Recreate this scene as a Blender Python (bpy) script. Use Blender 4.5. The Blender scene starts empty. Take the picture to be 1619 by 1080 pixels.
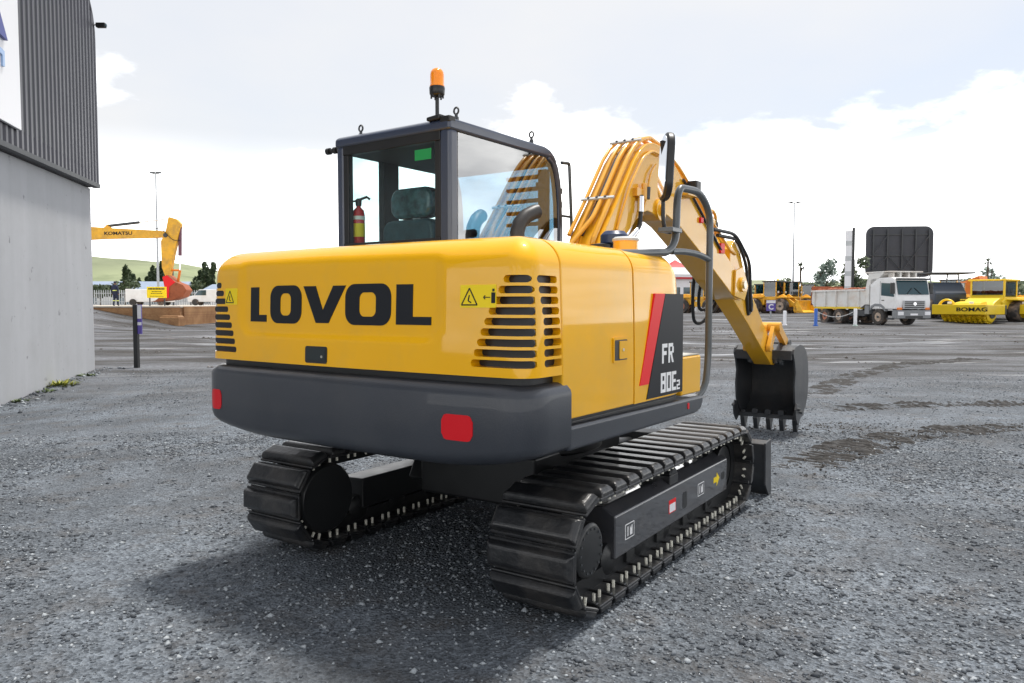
import bpy, bmesh, math, random
import numpy as np
from mathutils import Vector, Matrix
R = math.radians
rnd = random.Random(7)
S = bpy.context.scene
COL = S.collection

# ------------------------------------------------------------------ camera, sky, sun, exposure
cam = bpy.data.cameras.new('camera'); camo = bpy.data.objects.new('camera', cam); COL.objects.link(camo)
camo.location = (0, 0, 1.445); camo.rotation_euler = (R(90 - 2.815), 0, 0)
cam.sensor_width = 36; cam.lens = 26.78; cam.clip_start = 0.05; cam.clip_end = 4000
S.camera = camo
SUN_AZ, SUN_EL = R(38), R(72)          # azimuth from +Y towards +X
w = bpy.data.worlds.new('World'); S.world = w; w.use_nodes = True
def build_world():
    nt = w.node_tree; nt.nodes.clear(); N = nt.nodes.new; L = nt.links.new
    out = N('ShaderNodeOutputWorld'); bg = N('ShaderNodeBackground'); bg.inputs[1].default_value = 0.1
    sky = N('ShaderNodeTexSky'); sky.sky_type = 'NISHITA'; sky.sun_disc = False
    sky.sun_elevation = SUN_EL; sky.sun_rotation = SUN_AZ; sky.air_density = 1.0; sky.dust_density = 1.5
    tc = N('ShaderNodeTexCoord'); sep = N('ShaderNodeSeparateXYZ'); L(tc.outputs['Generated'], sep.inputs[0])
    def math_(op, a, b=None, c=None):
        m = N('ShaderNodeMath'); m.operation = op
        for i, x in enumerate((a, b, c)):
            if x is None: continue
            if isinstance(x, (int, float)): m.inputs[i].default_value = x
            else: L(x, m.inputs[i])
        return m.outputs[0]
    zz = math_('ADD', math_('MAXIMUM', sep.outputs[2], 0.0), 0.22)
    cx = math_('DIVIDE', sep.outputs[0], zz); cy = math_('DIVIDE', sep.outputs[1], zz)
    cmb = N('ShaderNodeCombineXYZ'); L(cx, cmb.inputs[0]); L(cy, cmb.inputs[1]); cmb.inputs[2].default_value = 3.1
    def noise(scale, det, rough, off=0):
        n = N('ShaderNodeTexNoise'); n.inputs['Scale'].default_value = scale; n.inputs['Detail'].default_value = det
        n.inputs['Roughness'].default_value = rough
        mp = N('ShaderNodeMapping'); mp.inputs['Location'].default_value = (off, off * .7, off * .3)
        L(cmb.outputs[0], mp.inputs[0]); L(mp.outputs[0], n.inputs['Vector']); return n.outputs['Fac']
    def ramp(x, p0, p1, c0=(0, 0, 0, 1), c1=(1, 1, 1, 1)):
        r = N('ShaderNodeValToRGB'); e = r.color_ramp.elements
        e[0].position = p0; e[1].position = p1; e[0].color = c0; e[1].color = c1; L(x, r.inputs[0]); return r.outputs[0]
    # a bright bank of cumulus standing round the horizon, thin veil and pale blue above it
    z = math_('MAXIMUM', sep.outputs[2], 0.0)
    nb = noise(1.5, 9, .56, 6.7)
    top = math_('MULTIPLY_ADD', nb, .85, -.215)
    bank = N('ShaderNodeMapRange'); bank.interpolation_type = 'SMOOTHSTEP'; L(math_('SUBTRACT', top, z), bank.inputs[0]); bank.inputs[1].default_value = -.02; bank.inputs[2].default_value = .09
    low = N('ShaderNodeMapRange'); low.interpolation_type = 'SMOOTHSTEP'; L(z, low.inputs[0]); low.inputs[1].default_value = .21; low.inputs[2].default_value = .07
    m2 = math_('MAXIMUM', bank.outputs[0], low.outputs[0])
    veil = ramp(noise(.55, 6, .5, 1.3), .36, .60, (.62, .62, .62, 1), (.97, .97, .97, 1))
    ccol = ramp(noise(2.4, 5, .5, 9.3), .3, .7, (13, 13.2, 13.5, 1), (24, 23.9, 23.6, 1))
    mixv = N('ShaderNodeMix'); mixv.data_type = 'RGBA'; L(veil, mixv.inputs[0]); mixv.inputs[7].default_value = (7.0, 6.95, 6.9, 1)
    sc = N('ShaderNodeMix'); sc.data_type = 'RGBA'; sc.blend_type = 'MULTIPLY'; sc.inputs[0].default_value = 1
    L(sky.outputs[0], sc.inputs[6]); sc.inputs[7].default_value = (1.35, 1.35, 1.35, 1); L(sc.outputs[2], mixv.inputs[6])
    mix = N('ShaderNodeMix'); mix.data_type = 'RGBA'
    L(m2, mix.inputs[0]); L(mixv.outputs[2], mix.inputs[6]); L(ccol, mix.inputs[7])
    L(mix.outputs[2], bg.inputs[0]); L(bg.outputs[0], out.inputs[0])
build_world()
sl = bpy.data.lights.new('sun', 'SUN'); sl.energy = 3.2; sl.angle = R(6); sl.color = (1, .955, .89)
so = bpy.data.objects.new('sun', sl); COL.objects.link(so)
sd = Vector((math.sin(SUN_AZ) * math.cos(SUN_EL), math.cos(SUN_AZ) * math.cos(SUN_EL), math.sin(SUN_EL)))
so.rotation_euler = sd.to_track_quat('Z', 'Y').to_euler(); so.location = (30, 30, 60)
S.view_settings.view_transform = 'Standard'; S.view_settings.look = 'None'
S.view_settings.exposure = 0.44; S.view_settings.gamma = 1.0; S.view_settings.use_curve_mapping = False
S.render.engine = 'CYCLES'; S.cycles.max_bounces = 8; S.cycles.transparent_max_bounces = 12
S.cycles.use_denoising = True

# ------------------------------------------------------------------ materials
def mat(name, col, rough=.5, metal=0., coat=0., noise=0., nscale=8., bump=0., bscale=60., spec=.5, dirt=None, dscale=3., damt=.5, emit=None):
    m = bpy.data.materials.new(name); m.use_nodes = True; nt = m.node_tree; b = nt.nodes['Principled BSDF']
    N = nt.nodes.new; L = nt.links.new
    b.inputs['Base Color'].default_value = (*col, 1); b.inputs['Roughness'].default_value = rough
    b.inputs['Metallic'].default_value = metal; b.inputs['Coat Weight'].default_value = coat; b.inputs['Coat Roughness'].default_value = .035; b.inputs['Coat IOR'].default_value = 1.38
    b.inputs['Specular IOR Level'].default_value = spec
    tc = N('ShaderNodeTexCoord'); last = None
    if noise > 0 or dirt:
        n = N('ShaderNodeTexNoise'); n.inputs['Scale'].default_value = nscale; n.inputs['Detail'].default_value = 6; L(tc.outputs['Object'], n.inputs['Vector'])
        r = N('ShaderNodeValToRGB'); r.color_ramp.elements[0].position = .3; r.color_ramp.elements[1].position = .7
        r.color_ramp.elements[0].color = (*[c * (1 - noise) for c in col], 1); r.color_ramp.elements[1].color = (*[min(1, c * (1 + noise)) for c in col], 1)
        L(n.outputs['Fac'], r.inputs[0]); last = r.outputs[0]
        rr = N('ShaderNodeMapRange'); rr.inputs[3].default_value = max(.02, rough - .08); rr.inputs[4].default_value = min(1, rough + .1)
        L(n.outputs['Fac'], rr.inputs[0]); L(rr.outputs[0], b.inputs['Roughness'])
    if dirt:
        n2 = N('ShaderNodeTexNoise'); n2.inputs['Scale'].default_value = dscale; n2.inputs['Detail'].default_value = 9; n2.inputs['Roughness'].default_value = .65
        L(tc.outputs['Object'], n2.inputs['Vector'])
        r2 = N('ShaderNodeValToRGB'); r2.color_ramp.elements[0].position = .48; r2.color_ramp.elements[1].position = .68
        r2.color_ramp.elements[0].color = (0, 0, 0, 1); r2.color_ramp.elements[1].color = (damt, damt, damt, 1); L(n2.outputs['Fac'], r2.inputs[0])
        mx = N('ShaderNodeMix'); mx.data_type = 'RGBA'; L(r2.outputs[0], mx.inputs[0]); L(last, mx.inputs[6]); mx.inputs[7].default_value = (*dirt, 1); last = mx.outputs[2]
    if last: L(last, b.inputs['Base Color'])
    if bump > 0:
        n3 = N('ShaderNodeTexNoise'); n3.inputs['Scale'].default_value = bscale; n3.inputs['Detail'].default_value = 5; L(tc.outputs['Object'], n3.inputs['Vector'])
        bp = N('ShaderNodeBump'); bp.inputs['Strength'].default_value = bump; bp.inputs['Distance'].default_value = .01
        L(n3.outputs['Fac'], bp.inputs['Height']); L(bp.outputs[0], b.inputs['Normal'])
    if emit:
        b.inputs['Emission Color'].default_value = (*emit[:3], 1); b.inputs['Emission Strength'].default_value = emit[3]
    return m
def glass(name, tint, refl=.12, dark=.0):
    m = bpy.data.materials.new(name); m.use_nodes = True; nt = m.node_tree; nt.nodes.clear(); N = nt.nodes.new; L = nt.links.new
    o = N('ShaderNodeOutputMaterial'); t = N('ShaderNodeBsdfTransparent'); t.inputs[0].default_value = (*tint, 1)
    g = N('ShaderNodeBsdfGlossy'); g.inputs['Roughness'].default_value = .012; g.inputs[0].default_value = (1, 1, 1, 1)
    geo = N('ShaderNodeNewGeometry'); fr_ = N('ShaderNodeMath'); fr_.operation = 'SUBTRACT'; fr_.inputs[0].default_value = 1; L(geo.outputs['Backfacing'], fr_.inputs[1])
    lw = N('ShaderNodeFresnel'); lw.inputs[0].default_value = 1.5
    ad = N('ShaderNodeMath'); ad.operation = 'ADD'; ad.use_clamp = True; L(lw.outputs[0], ad.inputs[0]); ad.inputs[1].default_value = refl
    mu = N('ShaderNodeMath'); mu.operation = 'MULTIPLY'; L(ad.outputs[0], mu.inputs[0]); L(fr_.outputs[0], mu.inputs[1])
    mx = N('ShaderNodeMixShader'); L(mu.outputs[0], mx.inputs[0]); L(t.outputs[0], mx.inputs[1]); L(g.outputs[0], mx.inputs[2]); L(mx.outputs[0], o.inputs[0])
    return m
YEL = mat('hood_yellow_paint', (.88, .445, .0), .45, spec=.12, coat=1, noise=.035, nscale=2.2, bump=.05, bscale=4, dirt=(.62, .38, .06), dscale=1.6, damt=.35)
BOOMY = mat('boom_ochre_paint', (.78, .40, .015), .45, spec=.2, coat=1, noise=.05, nscale=4, bump=.03, bscale=9)
PIPEY = mat('pipe_ochre_paint', (.78, .38, .03), .3, coat=.5)
GREY = mat('charcoal_paint', (.032, .037, .047), .38, spec=.4, coat=.3, noise=.08, nscale=3, bump=.10, bscale=130, dirt=(.075, .074, .074), dscale=2.2, damt=.22)
CABC = mat('cab_slate_paint', (.036, .05, .088), .3, coat=.6)
RAILG = mat('handrail_grey', (.075, .085, .09), .35, coat=.4, noise=.06, nscale=20)
BLK = mat('black_paint', (.012, .013, .014), .38, noise=.1, nscale=9)
SHOE = mat('track_black', (.012, .013, .015), .40, coat=.3, noise=.25, nscale=12, bump=.35, bscale=35, dirt=(.062, .056, .05), dscale=4, damt=.6)
FRAMEB = mat('track_frame_satin', (.045, .046, .052), .3, coat=1, noise=.1, nscale=8, dirt=(.07, .065, .06), dscale=9, damt=.35)
BUCKB = mat('bucket_black', (.032, .035, .04), .42, coat=.2, noise=.15, nscale=7, bump=.12, bscale=30, dirt=(.08, .075, .07), dscale=6, damt=.35)
CHROME = mat('chrome', (.8, .8, .82), .12, metal=1)
STEEL = mat('zinc_steel', (.62, .6, .52), .3, metal=1)
HOSE = mat('rubber_hose', (.015, .016, .018), .5)
DARKC = mat('interior_dark', (.016, .024, .026), .6)
SEATM = mat('seat_teal_fabric', (.03, .075, .085), .35, noise=.3, nscale=14, bump=.5, bscale=16)
PLAST = mat('clear_wrap', (.035, .10, .11), .15, coat=1, noise=.6, nscale=16, bump=1.0, bscale=22)
AMBER = mat('amber_lens', (.95, .27, .0), .15, coat=.8, emit=(1, .28, .0, .06))
REDREF = mat('red_reflector', (.62, .002, .01), .4, spec=.3)
REDD = mat('red_decal', (.78, .01, .015), .4, spec=.3)
BLKD = mat('black_decal', (.008, .010, .014), .45, spec=.25)
WHITED = mat('white_decal', (.82, .82, .82), .4)
YELD = mat('warning_yellow_decal', (.9, .66, .004), .4, spec=.3)
GREEND = mat('green_sticker', (.02, .42, .1), .4)
BLUEP = mat('blue_paint', (.03, .13, .5), .4)
NAVYC = mat('blue_cap', (.015, .035, .1), .35)
GLASS = glass('cab_glass', (.84, .92, .92), .0)
GLASSR = glass('cab_side_glass', (.30, .44, .53), .2)  # blue tint stands in for blue sky reflected in the pane
MIRR = mat('mirror_silver', (.75, .78, .82), .05, metal=1)
REDEXT = mat('extinguisher_red', (.6, .012, .012), .25, coat=.6)
FYEL = mat('far_yellow_paint', (.82, .42, .015), .4, noise=.12, nscale=2, dirt=(.25, .16, .07), dscale=1.5, damt=.5)
FYEL2 = mat('roller_yellow_paint', (.84, .58, .012), .38, noise=.06, nscale=2, dirt=(.4, .28, .05), dscale=2, damt=.35)
TYRE = mat('tyre_rubber', (.045, .04, .037), .75, noise=.2, nscale=4, dirt=(.28, .2, .15), dscale=2.0, damt=.9)
RIM = mat('muddy_rim', (.46, .36, .28), .7, noise=.5, nscale=5, dirt=(.2, .14, .1), dscale=4, damt=.8)
RIMR = mat('red_rim', (.45, .17, .1), .7, noise=.5, nscale=5, dirt=(.3, .22, .17), dscale=4, damt=.8)
TRWH = mat('truck_white', (.78, .78, .78), .35, coat=.4, noise=.04, nscale=2, dirt=(.42, .34, .26), dscale=1.4, damt=.2)
TIPW = mat('tipper_white', (.7, .69, .66), .5, noise=.06, nscale=2, dirt=(.5, .33, .2), dscale=1.1, damt=.4)
RUST = mat('rust', (.33, .09, .035), .75, noise=.35, nscale=3, dirt=(.12, .05, .03), dscale=3, damt=.6)
ORNG = mat('orange_paint', (.78, .2, .015), .45, noise=.1, nscale=2)
DKGREY = mat('dark_grey_metal', (.05, .055, .06), .55, noise=.1, nscale=4)
MIDG = mat('mid_grey', (.22, .23, .24), .55, noise=.1, nscale=4)
LTG = mat('light_grey', (.52, .54, .55), .55, noise=.08, nscale=3)
FGLASS = glass('far_glass', (.3, .42, .45), .05)
FGLASSD = mat('dark_window_glass', (.02, .06, .075), .08, coat=.35)
PURP = mat('purple_sign', (.11, .08, .36), .45)
SIGNW = mat('sign_white', (.8, .8, .82), .4)
NAVY = mat('navy_overalls', (.012, .018, .05), .8, noise=.2, nscale=8)
SKIN = mat('skin', (.17, .09, .06), .6)
HIVIS = mat('reflective_band', (.7, .75, .2), .5)
BILL = mat('billboard_back', (.042, .045, .055), .55, noise=.15, nscale=1.2)
CLADM = mat('cladding_charcoal', (.085, .085, .1), .45, metal=.25, noise=.05, nscale=2)
POLEM = mat('galvanised_pole', (.38, .4, .42), .45, metal=.6)
ROOFB = mat('blue_grey_roof', (.24, .3, .4), .5, noise=.08, nscale=1)
ROOFR = mat('red_roof', (.5, .035, .04), .55, noise=.12, nscale=1.5)
CONC = mat('pale_concrete', (.46, .42, .36), .85, noise=.1, nscale=1.2)
BARK = mat('bark', (.1, .075, .05), .9, noise=.3, nscale=5)
def leafmat(name, c1, c2):
    m = bpy.data.materials.new(name); m.use_nodes = True; nt = m.node_tree; b = nt.nodes['Principled BSDF']; N = nt.nodes.new; L = nt.links.new
    g = N('ShaderNodeNewGeometry'); r = N('ShaderNodeValToRGB'); r.color_ramp.elements[0].color = (*c1, 1); r.color_ramp.elements[1].color = (*c2, 1)
    L(g.outputs['Random Per Island'], r.inputs[0]); L(r.outputs[0], b.inputs['Base Color']); b.inputs['Roughness'].default_value = .7
    b.inputs['Subsurface Weight'].default_value = 0
    return m
LEAF = leafmat('leaf_green', (.035, .065, .02), (.11, .15, .04))
LEAFD = leafmat('leaf_dark', (.02, .04, .016), (.06, .085, .03))
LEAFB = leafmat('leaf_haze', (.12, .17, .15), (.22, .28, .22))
WEED = leafmat('weed_leaf', (.1, .13, .015), (.34, .33, .04))

# ------------------------------------------------------------------ mesh helpers
class MB:
    def __init__(s): s.v = []; s.f = []; s.M = None
    def add(s, vs, fs):
        n = len(s.v)
        if s.M is not None: vs = [tuple(s.M @ Vector(p)) for p in vs]
        s.v += [tuple(p) for p in vs]; s.f += [tuple(n + i for i in f) for f in fs]; return s
    def box(s, x0, x1, y0, y1, z0, z1):
        return s.add([(x0, y0, z0), (x1, y0, z0), (x1, y1, z0), (x0, y1, z0), (x0, y0, z1), (x1, y0, z1), (x1, y1, z1), (x0, y1, z1)],
                     [(0, 3, 2, 1), (4, 5, 6, 7), (0, 1, 5, 4), (1, 2, 6, 5), (2, 3, 7, 6), (3, 0, 4, 7)])
    def prism(s, pts, a, b, ax='y'):
        f = {'y': lambda p, t: (p[0], t, p[1]), 'x': lambda p, t: (t, p[0], p[1]), 'z': lambda p, t: (p[0], p[1], t)}[ax]
        n = len(pts)
        return s.add([f(p, a) for p in pts] + [f(p, b) for p in pts],
                     [tuple(range(n)), tuple(range(2 * n - 1, n - 1, -1))] + [(i, i + n, (i + 1) % n + n, (i + 1) % n) for i in range(n)])
    def loft(s, rings, closed=True, cap=True):
        n = len(rings[0]); vs = [p for r in rings for p in r]; fs = []
        for k in range(len(rings) - 1):
            for i in range(n if closed else n - 1):
                j = (i + 1) % n; fs.append((k * n + i, k * n + j, (k + 1) * n + j, (k + 1) * n + i))
        if cap: fs += [tuple(range(n - 1, -1, -1)), tuple(range((len(rings) - 1) * n, len(rings) * n))]
        return s.add(vs, fs)
    def tube(s, pts, r, n=8, cap=True):
        pts = [Vector(p) for p in pts]; rings = []; up = None
        for i, p in enumerate(pts):
            d = (pts[min(i + 1, len(pts) - 1)] - pts[max(i - 1, 0)]).normalized()
            if up is None:
                up = d.orthogonal().normalized()
            up = (up - d * up.dot(d)).normalized(); sd_ = d.cross(up)
            rr = r[i] if isinstance(r, (list, tuple)) else r
            rings.append([tuple(p + (up * math.cos(a) + sd_ * math.sin(a)) * rr) for a in [2 * math.pi * k / n for k in range(n)]])
        return s.loft(rings, True, cap)
    def lathe(s, prof, o, ax=(0, 0, 1), n=16, cap=True):
        ax = Vector(ax).normalized(); u = ax.orthogonal().normalized(); v = ax.cross(u); o = Vector(o)
        rings = [[tuple(o + ax * h + (u * math.cos(a) + v * math.sin(a)) * max(r, 1e-4)) for a in [2 * math.pi * k / n for k in range(n)]] for r, h in prof]
        return s.loft(rings, True, cap)
    def build(s, name, m, parent=None, bevel=0., smooth=40, rot=None, seg=2, loc=None):
        me = bpy.data.meshes.new(name); me.from_pydata(s.v, [], s.f)
        bm = bmesh.new(); bm.from_mesh(me); bmesh.ops.recalc_face_normals(bm, faces=bm.faces); bm.to_mesh(me); bm.free()
        return link(name, me, m, parent, bevel, smooth, rot, seg, loc)
def link(name, me, m, parent=None, bevel=0., smooth=40, rot=None, seg=2, loc=None):
    if m is not None:
        for x in (m if isinstance(m, (list, tuple)) else [m]): me.materials.append(x)
    if smooth:
        me.polygons.foreach_set('use_smooth', [True] * len(me.polygons)); me.set_sharp_from_angle(angle=R(smooth))
    o = bpy.data.objects.new(name, me); COL.objects.link(o)
    if parent: o.parent = parent
    if rot: o.rotation_euler = (0, 0, rot)
    if loc: o.location = loc
    if bevel:
        b = o.modifiers.new('bevel', 'BEVEL'); b.width = bevel; b.segments = seg; b.limit_method = 'ANGLE'; b.angle_limit = R(35); b.harden_normals = True
    return o
def tag(o, label=None, cat=None, group=None, kind=None):
    if label: o['label'] = label
    if cat: o['category'] = cat
    if group: o['group'] = group
    if kind: o['kind'] = kind
    return o
def thing(name, label, cat, loc=(0, 0, 0), rz=0, group=None):
    o = bpy.data.objects.new(name, None); COL.objects.link(o); o.location = loc; o.rotation_euler = (0, 0, rz); o.empty_display_size = .2
    return tag(o, label, cat, group)
def copy_tree(o, parent=None):
    c = o.copy(); COL.objects.link(c)
    if parent: c.parent = parent
    for ch in list(o.children): copy_tree(ch, c)
    return c
def fillet(pts, r, n=5):
    pts = [Vector(p) for p in pts]; out = [pts[0]]
    for i in range(1, len(pts) - 1):
        a, b, c = pts[i - 1], pts[i], pts[i + 1]; d1 = (a - b); d2 = (c - b); rr = min(r, d1.length * .48, d2.length * .48)
        p, q = b + d1.normalized() * rr, b + d2.normalized() * rr
        for k in range(n + 1):
            t = k / n; out.append(p * (1 - t) ** 2 + b * 2 * t * (1 - t) + q * t * t)
    return out + [pts[-1]]
def rrect(x0, x1, z0, z1, r, n=4):
    out = []
    for cx, cz, a in ((x1 - r, z0 + r, -90), (x1 - r, z1 - r, 0), (x0 + r, z1 - r, 90), (x0 + r, z0 + r, 180)):
        for k in range(n + 1):
            t = R(a + 90 * k / n); out.append((cx + r * math.cos(t), cz + r * math.sin(t)))
    return out
def text_mesh(txt, size, bold=0., shear=0., wide=1.):
    cu = bpy.data.curves.new('t', 'FONT'); cu.body = txt; cu.size = size; cu.offset = bold; cu.shear = shear; cu.align_x = 'CENTER'; cu.align_y = 'CENTER'; cu.resolution_u = 3
    o = bpy.data.objects.new('t', cu); COL.objects.link(o); dg = bpy.context.evaluated_depsgraph_get(); dg.update()
    me = bpy.data.meshes.new_from_object(o.evaluated_get(dg)); bpy.data.objects.remove(o); bpy.data.curves.remove(cu)
    for v in me.vertices: v.co.x *= wide
    return me
def place_text(txt, size, M, name, m, parent, bold=0., shear=0., wide=1.):
    me = text_mesh(txt, size, bold, shear, wide); me.transform(M); me.materials.clear()
    return link(name, me, m, parent, smooth=0)
def frame(o, xr, up):                       # text frame: xr = reading direction, up
    xr, up = Vector(xr).normalized(), Vector(up).normalized(); n = xr.cross(up)
    return Matrix(((xr.x, up.x, n.x, o[0]), (xr.y, up.y, n.y, o[1]), (xr.z, up.z, n.z, o[2]), (0, 0, 0, 1)))
def sstep(x, a, b):
    t = np.clip((x - a) / (b - a), 0, 1); return t * t * (3 - 2 * t)

# ------------------------------------------------------------------ value noise (numpy)
_rs = np.random.RandomState(3); _tab = _rs.rand(256, 256)
def vnoise(x, y):
    xi = np.floor(x).astype(int); yi = np.floor(y).astype(int); fx = x - xi; fy = y - yi
    fx = fx * fx * (3 - 2 * fx); fy = fy * fy * (3 - 2 * fy)
    g = lambda a, b: _tab[a % 256, b % 256]
    return (g(xi, yi) * (1 - fx) + g(xi + 1, yi) * fx) * (1 - fy) + (g(xi, yi + 1) * (1 - fx) + g(xi + 1, yi + 1) * fx) * fy
def fbm(x, y, o=4):
    s = 0; a = .5
    for k in range(o): s = s + a * (vnoise(x * 2 ** k + 17 * k, y * 2 ** k + 9 * k) - .5); a *= .5
    return s
def terrain(x, y):
    x = np.asarray(x, float); y = np.asarray(y, float)
    z = -.2 * np.exp(-(((x + 8.6) / 2.6) ** 2 + ((y - 11.2) / 3.6) ** 2))
    z = z + .5 * sstep(y, 56, 66) * sstep(x, -5, 3)
    z = z + 1.15 * np.clip((-20.3 - x) / 6, 0, 1) * sstep(y, 36, 47.5)
    rough = sstep(y, 15, 20)
    z = z + rough * (1 - sstep(y, 70, 90)) * .16 * fbm(x * .35, y * .35) * 1.0
    z = z + .02 * fbm(x * 1.3, y * 1.3) * (1 - sstep(y, 60, 80))
    return z
def tz(x, y): return float(terrain(np.array([x]), np.array([y]))[0])

# ------------------------------------------------------------------ ground
def ground_mat():
    m = bpy.data.materials.new('yard_gravel_and_mud'); m.use_nodes = True; nt = m.node_tree; b = nt.nodes['Principled BSDF']; N = nt.nodes.new; L = nt.links.new
    tc = N('ShaderNodeTexCoord'); P = tc.outputs['Object']; sep = N('ShaderNodeSeparateXYZ'); L(P, sep.inputs[0])
    def noise(sc, det=6, ro=.55, stretch=None, off=0):
        n = N('ShaderNodeTexNoise'); n.inputs['Scale'].default_value = sc; n.inputs['Detail'].default_value = det; n.inputs['Roughness'].default_value = ro
        mp = N('ShaderNodeMapping'); mp.inputs['Location'].default_value = (off, off * .6, 0)
        if stretch: mp.inputs['Scale'].default_value = stretch[:3]; mp.inputs['Rotation'].default_value = (0, 0, stretch[3])
        L(P, mp.inputs[0]); L(mp.outputs[0], n.inputs['Vector']); return n.outputs['Fac']
    def ramp(x, p0, p1, c0=(0, 0, 0), c1=(1, 1, 1)):
        r = N('ShaderNodeValToRGB'); e = r.color_ramp.elements; e[0].position = p0; e[1].position = p1; e[0].color = (*c0, 1); e[1].color = (*c1, 1); L(x, r.inputs[0]); return r.outputs[0]
    def mix(f, a, c, bt='MIX'):
        x = N('ShaderNodeMix'); x.data_type = 'RGBA'; x.blend_type = bt
        if isinstance(f, float): x.inputs[0].default_value = f
        else: L(f, x.inputs[0])
        for i, k in ((6, a), (7, c)):
            if isinstance(k, tuple): x.inputs[i].default_value = (*k, 1)
            else: L(k, x.inputs[i])
        return x.outputs[2]
    def mth(op, a, c):
        x = N('ShaderNodeMath'); x.operation = op; x.use_clamp = True
        for i, k in enumerate((a, c)):
            if isinstance(k, (int, float)): x.inputs[i].default_value = k
            else: L(k, x.inputs[i])
        return x.outputs[0]
    vo = N('ShaderNodeTexVoronoi'); vo.inputs['Scale'].default_value = 62; L(P, vo.inputs['Vector'])
    vsep = N('ShaderNodeSeparateColor'); L(vo.outputs['Color'], vsep.inputs[0])
    vo2 = N('ShaderNodeTexVoronoi'); vo2.inputs['Scale'].default_value = 23; L(P, vo2.inputs['Vector'])
    vs2 = N('ShaderNodeSeparateColor'); L(vo2.outputs['Color'], vs2.inputs[0])
    grav = ramp(vsep.outputs[0], 0, 1, (.042, .052, .067), (.275, .315, .365))
    grav = mix(.35, grav, ramp(vs2.outputs[1], 0, 1, (.06, .073, .088), (.22, .252, .285)))
    grav = mix(ramp(noise(.8, 8, .62), .42, .60), mix(.6, grav, (.056, .064, .074)), grav)       # finer, darker fines between
    grav = mix(ramp(noise(2.6, 8, .65, off=5), .5, .72), grav, mix(.55, grav, (.10, .083, .068)))   # earthy patches
    # compacted muddy yard further out
    mudn = noise(.36, 10, .66, (.4, 1.5, 1, R(8)), 2)
    mud = ramp(mudn, .42, .62, (.034, .03, .027), (.20, .212, .236))
    mud = mix(ramp(noise(9, 5, .6), .4, .62), mix(.5, mud, (.055, .05, .047)), mud)
    far = mth('DIVIDE', mth('SUBTRACT', sep.outputs[1], 0.0), 1.0)
    yy = N('ShaderNodeMapRange'); yy.inputs[1].default_value = 9.5; yy.inputs[2].default_value = 19; L(sep.outputs[1], yy.inputs[0])
    wob = N('ShaderNodeMath'); wob.operation = 'MULTIPLY_ADD'; L(noise(.35, 6, .6, off=11), wob.inputs[0]); wob.inputs[1].default_value = 1.3; wob.inputs[2].default_value = -.65
    fm = N('ShaderNodeMath'); fm.operation = 'ADD'; fm.use_clamp = True; L(yy.outputs[0], fm.inputs[0]); L(wob.outputs[0], fm.inputs[1])
    col = mix(fm.outputs[0], grav, mud)
    # brown churned patches close to the bucket
    L(col, b.inputs['Base Color'])
    wet = ramp(noise(.4, 7, .6, (.3, 1.9, 1, R(5)), 31), .57, .63)
    wetf = mth('MULTIPLY', wet, fm.outputs[0])
    ro = N('ShaderNodeMapRange'); ro.inputs[3].default_value = .82; ro.inputs[4].default_value = .28; L(wetf, ro.inputs[0]); L(ro.outputs[0], b.inputs['Roughness'])
    b.inputs['Specular IOR Level'].default_value = .4
    h = mth('ADD', mth('MULTIPLY', vo.outputs['Distance'], .9), mth('MULTIPLY', noise(30, 6, .7), .7))
    dry = N('ShaderNodeMath'); dry.operation = 'SUBTRACT'; dry.inputs[0].default_value = 1; L(wetf, dry.inputs[1])
    bp = N('ShaderNodeBump'); bp.inputs['Distance'].default_value = .022; L(dry.outputs[0], bp.inputs['Strength']); L(h, bp.inputs['Height']); L(bp.outputs[0], b.inputs['Normal'])
    return m
GROUND = ground_mat()
def build_ground():
    def axis(lo, a, b_, hi, st, n):
        mid = np.arange(a, b_ + 1e-6, st); L_ = a - np.geomspace(st, a - lo, n)[::-1]; H = b_ + np.geomspace(st, hi - b_, n); return np.concatenate([L_, mid, H])
    xs = axis(-900, -14, 16, 900, .14, 46); ys = axis(-60, 1, 26, 1500, .14, 46)
    X, Y = np.meshgrid(xs, ys, indexing='ij'); Z = terrain(X, Y); nx, ny = X.shape
    V = np.stack([X, Y, Z], -1).reshape(-1, 3); i = np.arange(nx - 1)[:, None] * ny + np.arange(ny - 1)[None, :]
    F = np.stack([i, i + ny, i + ny + 1, i + 1], -1).reshape(-1, 4)
    me = bpy.data.meshes.new('ground'); me.vertices.add(len(V)); me.vertices.foreach_set('co', V.ravel())
    me.loops.add(F.size); me.loops.foreach_set('vertex_index', F.ravel()); me.polygons.add(len(F)); me.polygons.foreach_set('loop_start', np.arange(len(F)) * 4)
    me.update(calc_edges=True); me.validate()
    return tag(link('ground', me, GROUND, smooth=180), kind='structure')
build_ground()
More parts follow.
